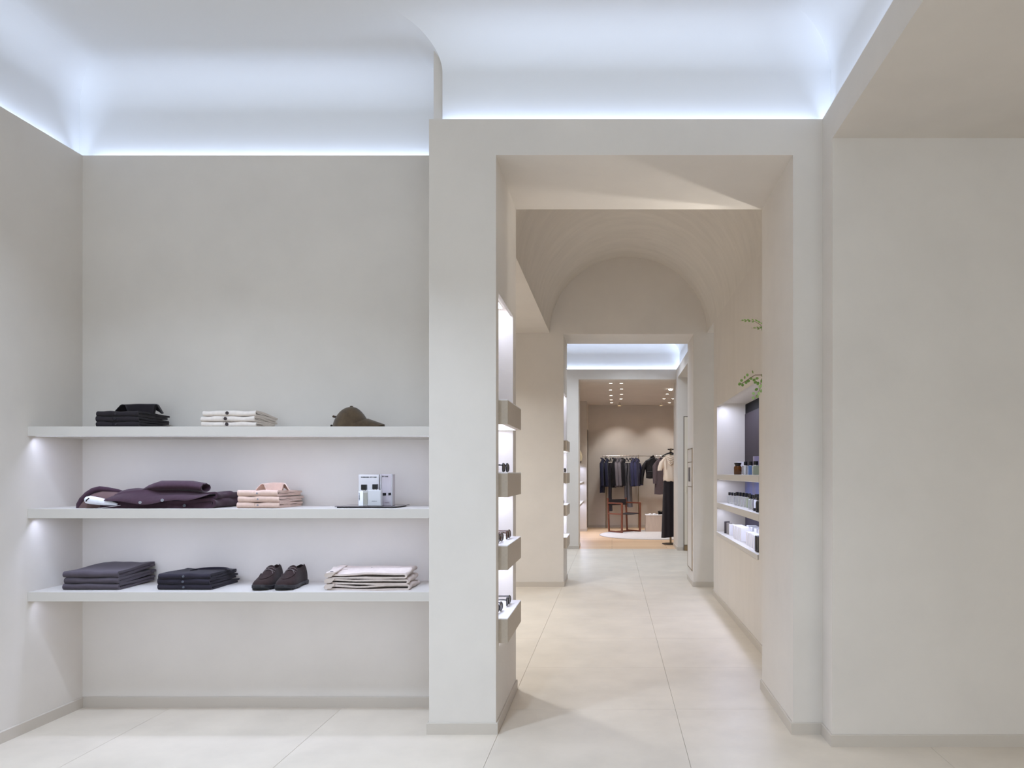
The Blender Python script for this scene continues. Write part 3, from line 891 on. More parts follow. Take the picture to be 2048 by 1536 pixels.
w = MB(); w.bbox(-0.157, 0.163, 0.0, 0.25, 0.0065, 0.0095, r=0.001); w.build('top_plate', mat('smoked_plate', (92, 86, 88), 0.08, spec=0.6), tr)
tz = SHZ[1]+0.0096
d = 4.03
b = thing('perfume_box', 'pale grey printed perfume box standing behind the two bottles', 'box', ((737.5-VX)*d/F, d, tz), 0)
w = MB(); w.bbox(-0.054, 0.054, 0, 0.06, 0, 0.163, r=0.0012); w.build('carton', mat('grey_carton', (204, 201, 198), 0.5), b)
lettering('PASSENGER CITY ONE', 0.0082, (0.0, -0.0006, 0.146), INK, b)
d = 4.02
b = thing('perfume_box', 'lilac perfume box with clear edge columns, right on the tray', 'box', ((773-VX)*d/F, d, tz), 0)
LIL = mat('lilac_carton', (176, 168, 170), 0.22)
w = MB(); w.bbox(-0.031, 0.031, 0, 0.05, 0, 0.165, r=0.0012); w.build('carton', LIL, b)
CLR = mat('clear_acrylic', (235, 232, 232), 0.08, trans=0.6, ior=1.3)
for x in (-0.029, 0.029):
    w = MB(); w.bbox(x-0.004, x+0.004, -0.004, 0.004, 0.0, 0.166, r=0.001); w.build('edge_column', CLR, b)
w = MB(); w.prism([(-0.026, 0.066), (-0.002, 0.066), (-0.002, 0.053), (-0.017, 0.051), (-0.026, 0.060)], -0.0012, -0.0002); w.build('dark_reflection', BLACK, b)  # dark reflection on the carton, laid on as a black patch
w = MB(); w.prism([(0.010, 0.066), (0.026, 0.067), (0.026, 0.055), (0.010, 0.053)], -0.0012, -0.0002); w.build('dark_reflection', BLACK, b)  # second reflection, also a black patch
lettering('CITY ONE', 0.0082, (-0.010, -0.0006, 0.150), INK, b)
lettering('eau de parfum', 0.004, (0.002, -0.0006, 0.014), mat('grey_ink', (120, 104, 116), 0.6), b)
GLS = mat('clear_glass', (238, 238, 232), 0.05, trans=0.75, ior=1.35)
FRO = mat('frosted_glass', (222, 222, 222), 0.45, trans=0.35, ior=1.3)
d = 3.955
b = thing('perfume_bottle', 'square perfume bottle with white label on its left half and black cap', 'perfume', ((727-VX)*d/F, d, tz))
w = MB(); w.bbox(-0.026, 0.024, 0, 0.03, 0, 0.078, r=0.003); w.build('flask', GLS, b)
w = MB(); w.bbox(-0.020, 0.019, 0.004, 0.026, 0.008, 0.070, r=0.002); w.build('liquid', mat('pale_perfume', (214, 208, 186), 0.1, trans=0.4, ior=1.33), b)
w = MB(); w.lathe([(0.008, 0.078), (0.008, 0.084)], 16, Matrix.Translation((-0.001, 0.015, 0))); w.build('neck', STEEL, b)
w = MB(); w.bbox(-0.0145, 0.0115, 0.002, 0.028, 0.083, 0.111, r=0.002); w.build('cap', BLACK, b)
w = MB(); w.box(-0.0255, -0.002, -0.0012, -0.0002, 0.001, 0.077); w.build('label', mat('white_label', (240, 240, 246), 0.5), b)
lettering('PASSENGER CITY', 0.0052, (-0.0195, -0.0016, 0.049), INK, b, rot=(PI/2, -PI/2, 0))
d = 3.945
b = thing('perfume_bottle', 'wide frosted perfume bottle with black square cap at the front of the tray', 'perfume', ((748.5-VX)*d/F, d, tz))
w = MB(); w.bbox(-0.0345, 0.0345, 0, 0.034, 0, 0.083, r=0.004); w.build('flask', FRO, b)
w = MB(); w.lathe([(0.009, 0.083), (0.009, 0.087)], 16, Matrix.Translation((0.0, 0.017, 0))); w.build('neck', STEEL, b)
w = MB(); w.bbox(-0.0125, 0.0125, 0.004, 0.03, 0.0865, 0.113, r=0.002); w.build('cap', BLACK, b)
lettering('PASSENGER ONE', 0.0034, (0.0, -0.0008, 0.024), mat('grey_print', (110, 110, 112), 0.6), b)

# --- display blocks in the portal niches, with glasses
BLK_L = ['stone display block with white top, {0} in the near portal pier',
         'stone display block with white top, {0} in the far inner doorway']
ORD = ('topmost', 'second highest', 'second lowest', 'lowest')
def display_blocks(xf, y0, y1, xb, which):
    for k, z in enumerate((1.681, 1.3075, 0.934, 0.5605)):
        t = thing('display_block', BLK_L[which].format(ORD[k]), 'display block', (xf, (y0+y1)/2, z-0.126), 0, ('blocks in the near niche', 'blocks in the far niche')[which])
        hy = (y1-y0)/2
        w = MB(); w.bbox(xb-xf, 0, -hy, hy, 0, 0.1215, r=0.001); w.build('carcass', STONE, t)
        w = MB(); w.box(xb-xf, -0.001, -hy+0.001, hy-0.001, 0.1215, 0.126); w.build('top_panel', WHITEGLASS, t)
        w = MB(); w.box(xb-xf+0.01, -0.03, -hy+0.02, hy-0.02, -0.002, 0); w.build('light_panel', mat('led_panel', (236, 240, 255), 0.5, emit=1.6), t)
display_blocks(-0.533, 3.914-0.028, 4.4525, -0.7045, 0)
display_blocks(-0.517, 8.737, 9.308, -0.6995, 1)
for n, (xa, xb, y0, y1) in enumerate(((-0.705, -0.60, 3.89, 4.45), (-0.70, -0.575, 8.74, 9.305))):
    t = thing('niche_light', ('bright linear lamp in the head of the near pier niche', 'bright linear lamp in the head of the far doorway niche')[n], 'lamp', ((xa+xb)/2, (y0+y1)/2, 2.27))
    w = MB(); w.bbox(-0.012, 0.012, -(y1-y0)/2+0.02, (y1-y0)/2-0.02, -0.008, 0, r=0.002); w.build('diffuser', LED, t)
    w = MB(); w.box(-0.015, 0.015, -(y1-y0)/2+0.01, (y1-y0)/2-0.01, -0.003, 0.001); w.build('channel', SHELFM, t)
    area('niche_strip', ((xa+xb)/2, (y0+y1)/2, 2.258), (0, 0, 0), 0.03, y1-y0-0.06, 1.6, WHITE)
    for z in (1.555, 1.1815, 0.808):
        area('block_light', ((xa+xb)/2-0.01, (y0+y1)/2, z-0.004), (0, 0, 0), 0.08, y1-y0-0.06, 0.9, WHITE)
def glasses(label, loc, rz, col, group, sep=0.034):
    t = thing('eyeglasses', label, 'glasses', loc, rz, group)
    m = mat('frame_'+col, {'black': (24, 22, 24), 'tortoise': (74, 44, 26), 'smoke': (60, 58, 62)}[col], 0.15, noise=0.3 if col == 'tortoise' else 0.0, nscale=60)
    lens = mat('dark_lens', (44, 42, 44), 0.05, spec=0.7)
    for s_ in (-1, 1):      # lenses stand in the y-z plane and face +x
        ring = []
        for k in range(25):
            a = 2*PI*k/24
            ring.append((0.003*math.cos(a)**2, s_*sep+0.0265*math.copysign(abs(math.cos(a))**0.8, math.cos(a)), 0.026+0.0225*math.copysign(abs(math.sin(a))**0.85, math.sin(a))-0.001*math.cos(a)))
        w = MB(); w.tube(ring, 0.0032, 8, cap=False); w.build('rim', m, t)
        w = MB(); w.add([(p[0]-0.001, p[1], p[2]) for p in ring[:-1]], [tuple(range(24))]); w.add([(p[0]+0.001, p[1], p[2]) for p in ring[:-1]], [tuple(range(24))]); w.build('lens', lens, t)
        w = MB(); w.tube([(0, s_*(sep+0.026), 0.038), (-0.012, s_*(sep+0.030), 0.040), (-0.10, s_*(sep+0.028), 0.040), (-0.128, s_*(sep+0.024), 0.018), (-0.135, s_*(sep+0.022), 0.004)], [.0032, .0036, .003, .003, .0028], 8); w.build('temple', m, t)
    w = MB(); w.tube([(0.002, -sep+0.024, 0.032), (0.005, 0, 0.036), (0.002, sep-0.024, 0.032)], 0.0036, 8); w.build('bridge', m, t)
g0 = 'eyewear on the near niche blocks'
glasses('black framed glasses on the second block from the top of near niche', (-0.578, 4.115, 1.308), -0.12, 'black', g0, 0.040)
glasses('tortoise sunglasses nearer the lens on the second lowest near block', (-0.600, 4.065, 0.9345), -0.10, 'tortoise', g0)
glasses('tortoise sunglasses behind the other pair on the second lowest near block', (-0.585, 4.27, 0.9345), -0.05, 'tortoise', g0)
glasses('smoky grey glasses nearer the lens on the lowest near block', (-0.604, 4.06, 0.561), -0.12, 'smoke', g0)
glasses('black sunglasses behind the grey pair on the lowest near block', (-0.585, 4.28, 0.561), -0.04, 'black', g0)
glasses('black glasses on the second block from the top in the far doorway', (-0.552, 8.90, 1.308), -0.1, 'black', 'eyewear in the far doorway')
glasses('dark glasses on the second lowest block in the far doorway', (-0.575, 8.90, 0.9345), -0.1, 'smoke', 'eyewear in the far doorway')

# --- perfume niche in the right wall of the vaulted room
for z0, z1, lab in ((1.235, 1.2875, 'upper niche shelf in the right wall, carrying the amber jar'), (0.945, 1.0, 'middle niche shelf in the right wall, carrying rows of small bottles'),
                    (0.662, 0.70, 'bottom niche shelf in the right wall, carrying white cartons')):
    yc = (RN0+RN1)/2
    t = thing('niche_shelf', lab, 'shelf', (VX1, yc, z1), 0, 'perfume niche shelves')
    hy = (RN1-RN0)/2-0.001
    w = MB(); w.bbox(-0.012 if z0 < 0.8 else -0.002, RX-VX1-0.001, -hy, hy, z0-z1, 0, r=0.0015); w.build('board', SHELFM, t)
    if z0 > 0.8:
        w = MB(); w.box(0.02, 0.03, -hy+0.02, hy-0.02, z0-z1-0.002, z0-z1+0.002); w.build('light_channel', mat('led_soft', (235, 240, 255), 0.5, emit=0.8), t)
        area('niche_strip', (VX1+0.03, yc, z0-0.006), (0, 0, 0), 0.02, 2*hy-0.1, 3.6, WHITE)
t = thing('niche_light', 'bright linear lamp along the head of the perfume niche', 'lamp', (VX1+0.045, (RN0+RN1)/2, RZ1+0.012))
w = MB(); w.bbox(-0.010, 0.010, -1.08, 1.08, -0.012, 0.0, r=0.002); w.build('diffuser', LED, t)
w = MB(); w.box(-0.013, 0.013, -1.09, 1.09, -0.004, 0.006); w.build('channel', SHELFM, t)
area('niche_strip', (VX1+0.06, (RN0+RN1)/2, RZ1-0.005), (0, 0, 0), 0.03, 2.1, 9, WHITE)
# dark glossy back panels
t = thing('back_panel', 'dark glossy screen panel at the back of the upper perfume niche', 'panel', (RX-0.001, 6.5, 1.29))
w = MB(); w.bbox(-0.018, 0, -0.87, 1.345, 0.0, 0.62, r=0.002); w.build('glass_sheet', mat('smoked_glass', (62, 54, 60), 0.45, spec=0.06), t)
w = MB(); w.bbox(-0.012, 0, -0.88, 1.348, 0.62, 0.72, r=0.002); w.build('head_rail', mat('rail_black', (26, 23, 24), 0.6, spec=0.05), t)
t = thing('back_panel', 'blue veined glass panel behind the rows of small bottles', 'panel', (RX-0.001, 6.5, 1.0))
w = MB(); w.bbox(-0.014, 0, -0.87, 1.345, 0.0, 0.233, r=0.002)
w.build('glass_sheet', mat('veined_glass', (92, 112, 184), 0.4, spec=0.1, rgb2=(138, 130, 142), nscale=22, stretch=(1, 1, 0.35), detail=6), t)
t = thing('back_panel', 'dark slate panel behind the white cartons', 'panel', (RX-0.001, 6.5, 0.70))
w = MB(); w.bbox(-0.014, 0, -0.87, 1.345, 0.0, 0.243, r=0.002); w.build('sheet', mat('slate_panel', (86, 82, 98), 0.5, spec=0.06), t)

def bottle(label, x, y, z, w_, d_, h, body, capm, cap_h, cap_r, group, square=True, lab=None, shoulder=0.0):
    t = thing('perfume_bottle', label, 'perfume', (x, y, z), 0, group)
    mb = MB()
    if square: mb.bbox(-w_/2, w_/2, -d_/2, d_/2, 0, h, r=min(0.004, w_*0.12))
    else:
        r = w_/2
        mb.lathe([(r*0.9, 0), (r, 0.004), (r, h*0.8), (r*0.85, h*0.92), (cap_r*0.8, h)], 18)
    mb.build('flask', body, t)
    mb = MB(); mb.lathe([(cap_r*0.7, h-0.001), (cap_r*0.7, h+0.005)], 14); mb.build('neck', STEEL, t)
    mb = MB()
    mb.lathe([(cap_r*0.96, h+0.004), (cap_r, h+0.006), (cap_r, h+cap_h-0.002), (cap_r*0.94, h+cap_h)], 16); mb.build('cap', capm, t)
    if lab:
        mb = MB(); mb.box(-w_/2*0.96, w_/2*0.96, -d_/2-0.0012, -d_/2-0.0002, h*lab[0], h*lab[1]); mb.build('label', mat('white_label', (240, 240, 246), 0.5), t)
    return t
AMB = mat('amber_glass', (110, 66, 26), 0.06, trans=0.5, ior=1.4)
t = thing('amber_jar', 'squat amber glass jar with flared black lid on the upper niche shelf', 'jar', (1.172, 7.08, 1.288))
w = MB(); w.lathe([(0.034, 0), (0.037, 0.003), (0.037, 0.066), (0.033, 0.076), (0.024, 0.082)], 24); w.build('body', AMB, t)
w = MB(); w.lathe([(0.0, 0.03), (0.0300, 0.004), (0.0300, 0.05), (0.0, 0.05)], 18); w.build('candle', mat('dark_wax', (40, 24, 14), 0.5), t)
w = MB(); w.lathe([(0.024, 0.080), (0.026, 0.086), (0.034, 0.105), (0.0345, 0.110), (0.030, 0.110)], 24); w.build('lid', BLACK, t)
WC = mat('white_carton', (238, 236, 240), 0.5, rand=0.02)
def carton(label, x, y, z, w_, d_, h, m, group, sash=None):
    t = thing('carton', label, 'box', (x, y, z), 0, group)
    mb = MB(); mb.bbox(-w_/2, w_/2, -d_/2, d_/2, 0, h-0.004, r=0.001); mb.build('sleeve', m, t)
    mb = MB(); mb.bbox(-w_/2+0.0008, w_/2-0.0008, -d_/2+0.0008, d_/2-0.0008, h-0.004, h, r=0.0008); mb.build('lid_flap', m, t)
    if sash:
        mb = MB(); mb.box(-w_/2*sash[0], w_/2*sash[0], -d_/2-0.001, -d_/2-0.0002, h*sash[1], h*sash[2]); mb.build('label', mat('white_label', (240, 240, 246), 0.5), t)
    return t
for k in range(3):
    carton('white carton behind the amber jar, '+('farthest', 'middle', 'nearest')[k]+' of three', 1.235, 7.42-0.075*k, 1.288, 0.075, 0.055, 0.122, WC, 'white cartons on the upper niche shelf')
carton('tall mauve box standing at the near end of the upper niche shelf', 1.275, 6.55, 1.288, 0.11, 0.06, 0.160, mat('mauve_carton', (150, 140, 166), 0.35), None)
NB = mat('blue_perfume', (150, 180, 224), 0.06, trans=0.6, ior=1.35)
GB = mat('green_perfume', (206, 214, 186), 0.06, trans=0.6, ior=1.35)
bottle('clear bottle with black cap, first right of the amber jar', 1.212, 6.90, 1.288, 0.052, 0.05, 0.082, GLS, BLACK, 0.036, 0.0155, 'bottles on the upper niche shelf')
bottle('faintly blue bottle with black cap on the upper niche shelf', 1.208, 6.62, 1.288, 0.05, 0.05, 0.080, NB, BLACK, 0.036, 0.0155, 'bottles on the upper niche shelf')
bottle('greenish bottle with broad black cap nearest the jamb, upper niche shelf', 1.222, 6.46, 1.288, 0.056, 0.05, 0.080, GB, BLACK, 0.036, 0.020, 'bottles on the upper niche shelf')
num = ('first', 'second', 'third', 'fourth', 'fifth', 'sixth')
for k in range(3):
    bottle('tiny clear bottle with black cap, '+num[k]+' of three at the far end', 1.168+0.010*k, 7.55-0.11*k, 1.001, 0.034, 0.03, 0.078, GLS, BLACK, 0.033, 0.0125, 'tiny bottles at the far end of the middle shelf')
for k in range(5):
    bottle('clear square bottle with black cap, '+num[k]+' from the far end of five', 1.172+0.006*k, 7.12-0.125*k, 1.001, 0.048+0.006*(k == 4), 0.034, 0.086, GLS if k < 4 else GB, BLACK, 0.038, 0.0145, 'row of five clear bottles on the middle shelf')
for k in range(2):
    bottle('slim clear bottle beside the labelled black one, '+('farther', 'nearer')[k]+' of two', 1.155+0.006*k, 6.32-0.12*k, 1.001, 0.04, 0.03, 0.085, GLS, BLACK, 0.038, 0.0145, 'slim bottles by the labelled bottle')
bottle('black bottle with broad white label on the middle niche shelf', 1.156, 6.06, 1.001, 0.062, 0.034, 0.098, mat('ink_bottle', (28, 28, 40), 0.15), BLACK, 0.036, 0.019, None, lab=(0.24, 0.93))
for k in range(3):
    bottle('slender black bottle with rounded shoulders, '+('farthest', 'middle', 'nearest')[k]+' of three', 1.128+0.009*k, 5.87-0.07*k, 1.001, 0.036, 0.036, 0.088, mat('black_glass', (22, 18, 18), 0.12), BLACK, 0.03, 0.0125, 'black bottles at the near end of the middle shelf', square=False)
# cartons on the bottom shelf
for k, (m, hh) in enumerate(((mat('charcoal_carton', (70, 62, 62), 0.5), .118), (mat('taupe_carton', (150, 142, 134), 0.5), .112), (WC, .108))):
    carton(('charcoal', 'taupe', 'white')[k]+' slim carton at the far end of the bottom niche shelf', 1.150+0.004*k, 7.60-0.13*k, 0.701, 0.052, 0.03+0.02*(k == 2), hh, m, 'slim cartons at the far end')
for k in range(5):
    carton('white carton, '+num[k]+' from the far end of the row of five', 1.164+0.002*k, 7.02-0.085*k, 0.701, 0.085, 0.06, 0.122, WC, 'row of five white cartons')
for k in range(4):
    carton('small white carton, '+num[k]+' from the far end of four', 1.160, 6.36-0.10*k, 0.701, 0.066, 0.06, 0.110, WC, 'row of four small white cartons')
for k in range(4):
    carton('white carton of the back row, '+num[k]+' from the far end', 1.286, 6.98-0.19*k, 0.701, 0.085, 0.10, 0.120, WC, 'back row of white cartons')
for k in range(3):
    carton('black carton with pale label, '+num[k]+' of three by the jamb', 1.142+0.003*k, 5.86-0.06*k, 0.701, 0.075, 0.046, 0.118, mat('black_carton', (34, 28, 30), 0.4), 'black cartons by the jamb', sash=(0.9, 0.06, 0.30) if k == 2 else None)

# --- leafy branches in a tall vase behind the right jamb
def branch():
    t = thing('branch_vase', 'green leafy branches reaching into view from behind the right portal jamb', 'plant', (1.017, 4.70, 0))
    w = MB(); w.lathe([(0.045, 0), (0.052, 0.004), (0.055, 0.5), (0.05, 1.1), (0.040, 1.5), (0.042, 1.56), (0.037, 1.56), (0.035, 1.5)], 24); w.build('vase', mat('vase_ceramic', (190, 178, 160), 0.5), t)
    ST = mat('twig', (118, 98, 84), 0.7)
    LG = [mat('leaf_green', (124, 162, 82), 0.45, rand=0.25), mat('leaf_pale', (172, 206, 136), 0.45, rand=0.15)]
    loc = Vector((1.017, 4.70, 0))
    def stem(pts, r0, r1):
        w = MB(); n = len(pts); w.tube([Vector(p)-loc for p in pts], [r0+(r1-r0)*i/(n-1) for i in range(n)], 6); w.build('stem', ST, t)
    # a round leaf shared by all coin leaves: slightly cupped
    lm = MB(); ring = []
    n = 14
    for s_ in (0.35, 0.7, 1.0):
        ring.append([(s_*math.cos(2*PI*k/n), s_*math.sin(2*PI*k/n)*0.92, 0.12*s_*s_+0.05*math.cos(2*PI*k/n)**2*s_) for k in range(n)])
    lm.grid(ring, closed_v=True); lm.add(ring[0], [tuple(range(n))])
    lm.tube([(-1.25, 0, 0.02), (-0.9, 0, 0.06), (0.6, 0, 0.06)], 0.035, 5)
    meshes = [lm.mesh('leaf', m) for m in LG]
    D = 4.98
    base = Vector((1.017, 4.72, 1.5))
    j = Vector((1.005, 4.86, 1.90))
    stem([base, (1.01, 4.76, 1.75), j, P(1525, 750, 4.93), P(1510, 750, D), P(1500, 756, D), P(1490, 763, D), P(1479, 769, D)], 0.0035, 0.0015)
    stem([P(1527, 752, 4.92), P(1522, 760, D), P(1521, 775, D), P(1517, 785, D), P(1512, 793, D)], 0.002, 0.001)
    rnd = random.Random(5)
    coin = [(1479, 768, 0), (1483, 761, 0), (1485, 770, 0), (1489, 755, 0), (1492, 765, 0), (1495, 750, 0), (1496.5, 762, 0), (1505, 744, 0), (1502, 757, 0), (1508, 760, 0),
            (1514, 757, 0), (1511, 765, 0), (1516, 767, 0), (1523, 751, 0), (1524, 762, 0), (1520, 773, 1), (1513, 779, 0), (1522, 782, 1), (1507, 787, 1), (1518, 787, 1), (1514, 793, 1), (1506, 796, 1), (1525, 770, 1)]
    for (px, py, c) in coin:
        o = bpy.data.objects.new('leaf', meshes[c]); COL.objects.link(o); o.parent = t
        o.location = P(px, py, D+rnd.uniform(-0.02, 0.02))-loc
        s_ = 0.0108*rnd.uniform(0.9, 1.12); o.scale = (s_, s_, s_)
        o.rotation_euler = (PI/2+rnd.uniform(-0.5, 0.5), rnd.uniform(0, 6.28), rnd.uniform(-0.5, 0.5))
    # fern like fronds higher up
    fm = MB()
    fm.grid([[(x, 0.22*math.sin(PI*min(1, max(0, x)))**0.7*s_+0.0, 0.05*abs(s_)) for x in (0, .15, .35, .6, .85, 1.0)] for s_ in (-1, 0, 1)])
    fme = fm.mesh('leaflet', LG[0])
    stem([base, (1.012, 4.74, 1.9), (1.01, 4.85, 2.2), P(1528, 658, 4.92), P(1520, 649, D), P(1510, 643, D), P(1498, 641, D), P(1488, 641, D), P(1479, 642, D)], 0.003, 0.0008)
    stem([P(1530, 657, 4.9), P(1522, 657, D), P(1512, 656.5, D), P(1502, 656, D)], 0.0015, 0.0006)
    for (px, py, a, s_) in ((1484, 641, 3.0, .018), (1489, 641, 2.7, .02), (1490, 641.5, 3.5, .019), (1496, 641, 2.8, .022), (1497, 642, 3.4, .02), (1504, 641.5, 2.7, .022), (1505, 642.5, 3.5, .02),
                            (1512, 643, 2.6, .024), (1517, 646, 2.5, .024), (1522, 648, 2.7, .02), (1514, 656, 2.9, .022), (1516, 657, 3.4, .02), (1522, 656, 2.8, .026), (1524, 658, 3.5, .022), (1508, 656, 3.1, .02)):
        o = bpy.data.objects.new('leaflet', fme); COL.objects.link(o); o.parent = t
        o.location = P(px+4, py, D)-loc
        o.rotation_euler = (PI/2+rnd.uniform(-0.3, 0.3), -(a-PI)+PI, rnd.uniform(-0.4, 0.4)); o.scale = (s_, s_, s_)
branch()
spot('plant_uplight', (1.05, 4.622, 2.10), (-0.2, 4.40, 2.9), 14, (1.0, 0.97, 0.92), 75, 0.6, 0.008)
spot('plant_uplight', (1.05, 4.715, 2.10), (0.3, 4.30, 2.9), 10, (1.0, 0.97, 0.92), 75, 0.6, 0.008)

# --- control panel in the right jamb of the inner doorway
t = thing('recessed_cabinet', 'slim bronze-edged cabinet front with dark control slot in the inner doorway jamb', 'cabinet', (DX1, 9.07, 0))
ya, yb = -0.255, 0.255
w = MB()
for (z0, z1) in ((0.165, 0.173), (1.585, 1.593)): w.box(-0.008, 0.002, ya, yb, z0, z1)
for y in (ya, yb-0.008): w.box(-0.008, 0.002, y, y+0.008, 0.165, 1.593)
for z in (1.14, 1.43): w.box(-0.008, 0.002, ya, yb, z-0.003, z+0.003)
w.build('frame', BRASS, t)
for (z0, z1) in ((0.175, 1.136), (1.144, 1.426), (1.434, 1.584)):
    w = MB(); w.bbox(-0.005, 0.001, ya+0.01, yb-0.01, z0, z1, r=0.001); w.build('door', mat('cabinet_front', (214, 206, 196), 0.4), t)
w = MB(); w.bbox(-0.010, -0.004, -0.05, 0.12, 1.20, 1.37, r=0.002); w.build('control_slot', mat('slot_dark', (78, 70, 66), 0.3), t)

# --- wood floored room: rug, chair, plinth
t = thing('round_rug', 'large round off-white rug under the wooden armchair', 'rug', (0.95, 15.95, 0))
w = MB(); w.lathe([(1.20, 0.0), (1.205, 0.006), (1.195, 0.012), (0.9, 0.013), (0.5, 0.013), (0.01, 0.013)], 72)
w.build('pile', mat('rug_wool', (206, 200, 196), 0.95, noise=0.06, nscale=14, bump=0.3, bscale=80, spec=0.1), t)
w = MB(); w.lathe([(1.205, 0.0), (1.215, 0.004), (1.205, 0.008)], 72, cap=False); w.build('binding', fabric('rug_binding', (190, 182, 176)), t)

def chair():
    WD = mat('red_brown_wood', (124, 72, 52), 0.45, noise=0.15, nscale=6, stretch=(6, 6, 1))
    BL = mat('black_leather', (40, 38, 42), 0.5, noise=0.1, nscale=50)
    # local frame: +y forward (where the sitter looks), x to the side
    t = thing('armchair', 'red-brown wooden armchair with black sling seat on the round rug', 'chair', (0.275, 16.62, 0.0125), math.atan2(0.29, 0.32)+PI)
    s = 0.032
    for sx, nm in ((-0.27, 0), (0.27, 1)):
        w = MB(); w.bbox(sx-s/2, sx+s/2, 0.215-s, 0.215+s*0.3, 0, 0.64, r=0.004); w.build('leg', WD, t)
        w = MB(); M = Matrix.Translation((sx, -0.205, 0)) @ Matrix.Rotation(0.06, 4, 'X')
        w.bbox(-s/2, s/2, -s/2, s/2, 0, 0.735, r=0.004, M=M); w.build('leg', WD, t)
        w = MB(); w.bbox(sx-s/2, sx+s/2, -0.235, 0.20, 0.612, 0.645, r=0.004); w.build('armrest', WD, t)
        w = MB(); w.bbox(sx-s/2, sx+s/2, -0.20, 0.20, 0, 0.030, r=0.004); w.build('floor_rail', WD, t)
        w = MB(); w.bbox(sx-s/2, sx+s/2, -0.21, 0.20, 0.385, 0.413, r=0.004); w.build('seat_rail', WD, t)
    w = MB(); w.bbox(-0.27, 0.27, -0.02, 0.012, 0, 0.030, r=0.004); w.build('floor_rail', WD, t)
    rows = [[(-0.265+0.53*i/12, y, 0.408-0.022*math.sin(PI*i/12)) for i in range(13)] for y in (-0.205, -0.1, 0.0, 0.1, 0.195)]
    rows2 = [[(p[0], p[1], p[2]-0.008) for p in r] for r in rows]
    w = MB(); w.grid(rows); w.grid(rows2, flip=True)
    for i in (0, -1): w.grid([rows[i], rows2[i]], smooth=False)
    w.build('seat', BL, t)
    rows = []; rows2 = []
    for i in range(13):
        x = -0.262+0.524*i/12; bow = 0.035*math.sin(PI*i/12)
        rows.append([(x, -0.225-bow+0.006*math.sin(k*PI/5), 0.575+0.13*k/5) for k in range(6)]); rows2.append([(x, -0.25-bow-0.006*math.sin(k*PI/5), 0.575+0.13*k/5) for k in range(6)])
    w = MB(); w.grid(rows); w.grid(rows2, flip=True)
    for i in (0, -1): w.grid([rows[i], rows2[i]], smooth=False)
    for k in (0, -1): w.grid([[r[k] for r in rows], [r[k] for r in rows2]], smooth=False)
    w.build('backrest', BL, t)
chair()
t = thing('plinth', 'pale wood cube plinth on the round rug beside the armchair', 'plinth', (0.94, 16.86, 0.0125))
w = MB(); w.bbox(-0.20, 0.20, -0.20, 0.20, 0, 0.352, r=0.002); w.build('body', mat('pale_oak', (206, 186, 170), 0.6, noise=0.07, nscale=5, stretch=(8, 8, 1)), t)
w = MB(); w.bbox(-0.205, 0.205, -0.205, 0.205, 0.352, 0.366, r=0.002); w.build('top', mat('plinth_top', (228, 222, 220), 0.5), t)
t = thing('open_book', 'open white book lying on the pale wood cube', 'book', (0.90, 16.80, 0.379), 0.15)
for s_ in (-1, 1):
    rows = [[(s_*0.105*i/8, -0.08+0.16*k, 0.004+0.016*math.sin(PI*min(1, i/8*1.15))**0.8) for i in range(9)] for k in (0, 1)]
    rows2 = [[(p[0], p[1], 0.001) for p in r] for r in rows]
    w = MB(); w.grid(rows); w.grid(rows2, flip=True)
    for i in (0, 1): w.grid([rows[i], rows2[i]], smooth=False)
    w.grid([[r[-1] for r in rows], [r[-1] for r in rows2]], smooth=False)
    w.build('page_block', mat('paper', (240, 240, 242), 0.7), t)
t = thing('small_bag', 'small black bag standing on the pale wood cube', 'bag', (1.085, 16.86, 0.379), 0.3)
w = MB(); w.loft([[(-.06, -.03, 0), (.06, -.03, 0), (.06, .03, 0), (-.06, .03, 0)], [(-.065, -.02, .05), (.05, -.02, .05), (.05, .02, .05), (-.065, .02, .05)], [(-.075, -.012, .078), (.03, -.012, .06), (.03, .012, .06), (-.075, .012, .078)]], smooth=False)
w.build('pouch', BLACK, t)
w = MB(); w.tube([(-.05, 0, .07), (-.02, 0, .085), (.02, 0, .075), (.04, 0, .055)], .004, 6); w.build('handle', BLACK, t)

# --- clothes rail along the back wall
RY, RZ = 17.72, 1.69
t = thing('clothes_rail', 'long polished steel clothes rail on bronze posts along the back wall', 'clothes rail', (-0.24, RY, 0))
w = MB(); w.tube([(0, 0, RZ), (2.6, 0, RZ)], 0.011, 12); w.build('bar', STEEL, t)
for x in (0.10, 0.865, 1.95):
    w = MB(); w.tube([(x, 0.26, 0), (x, 0.26, RZ+0.03)], 0.009, 10); w.tube([(x, 0.26, RZ), (x, 0.0, RZ)], 0.008, 8); w.build('post', BRASS, t)
for x in (1.20, 1.49):
    w = MB(); w.bbox(x-0.02, x+0.02, -0.018, 0.018, RZ-0.018, RZ+0.018, r=0.003); w.build('clamp', DARKMETAL, t)

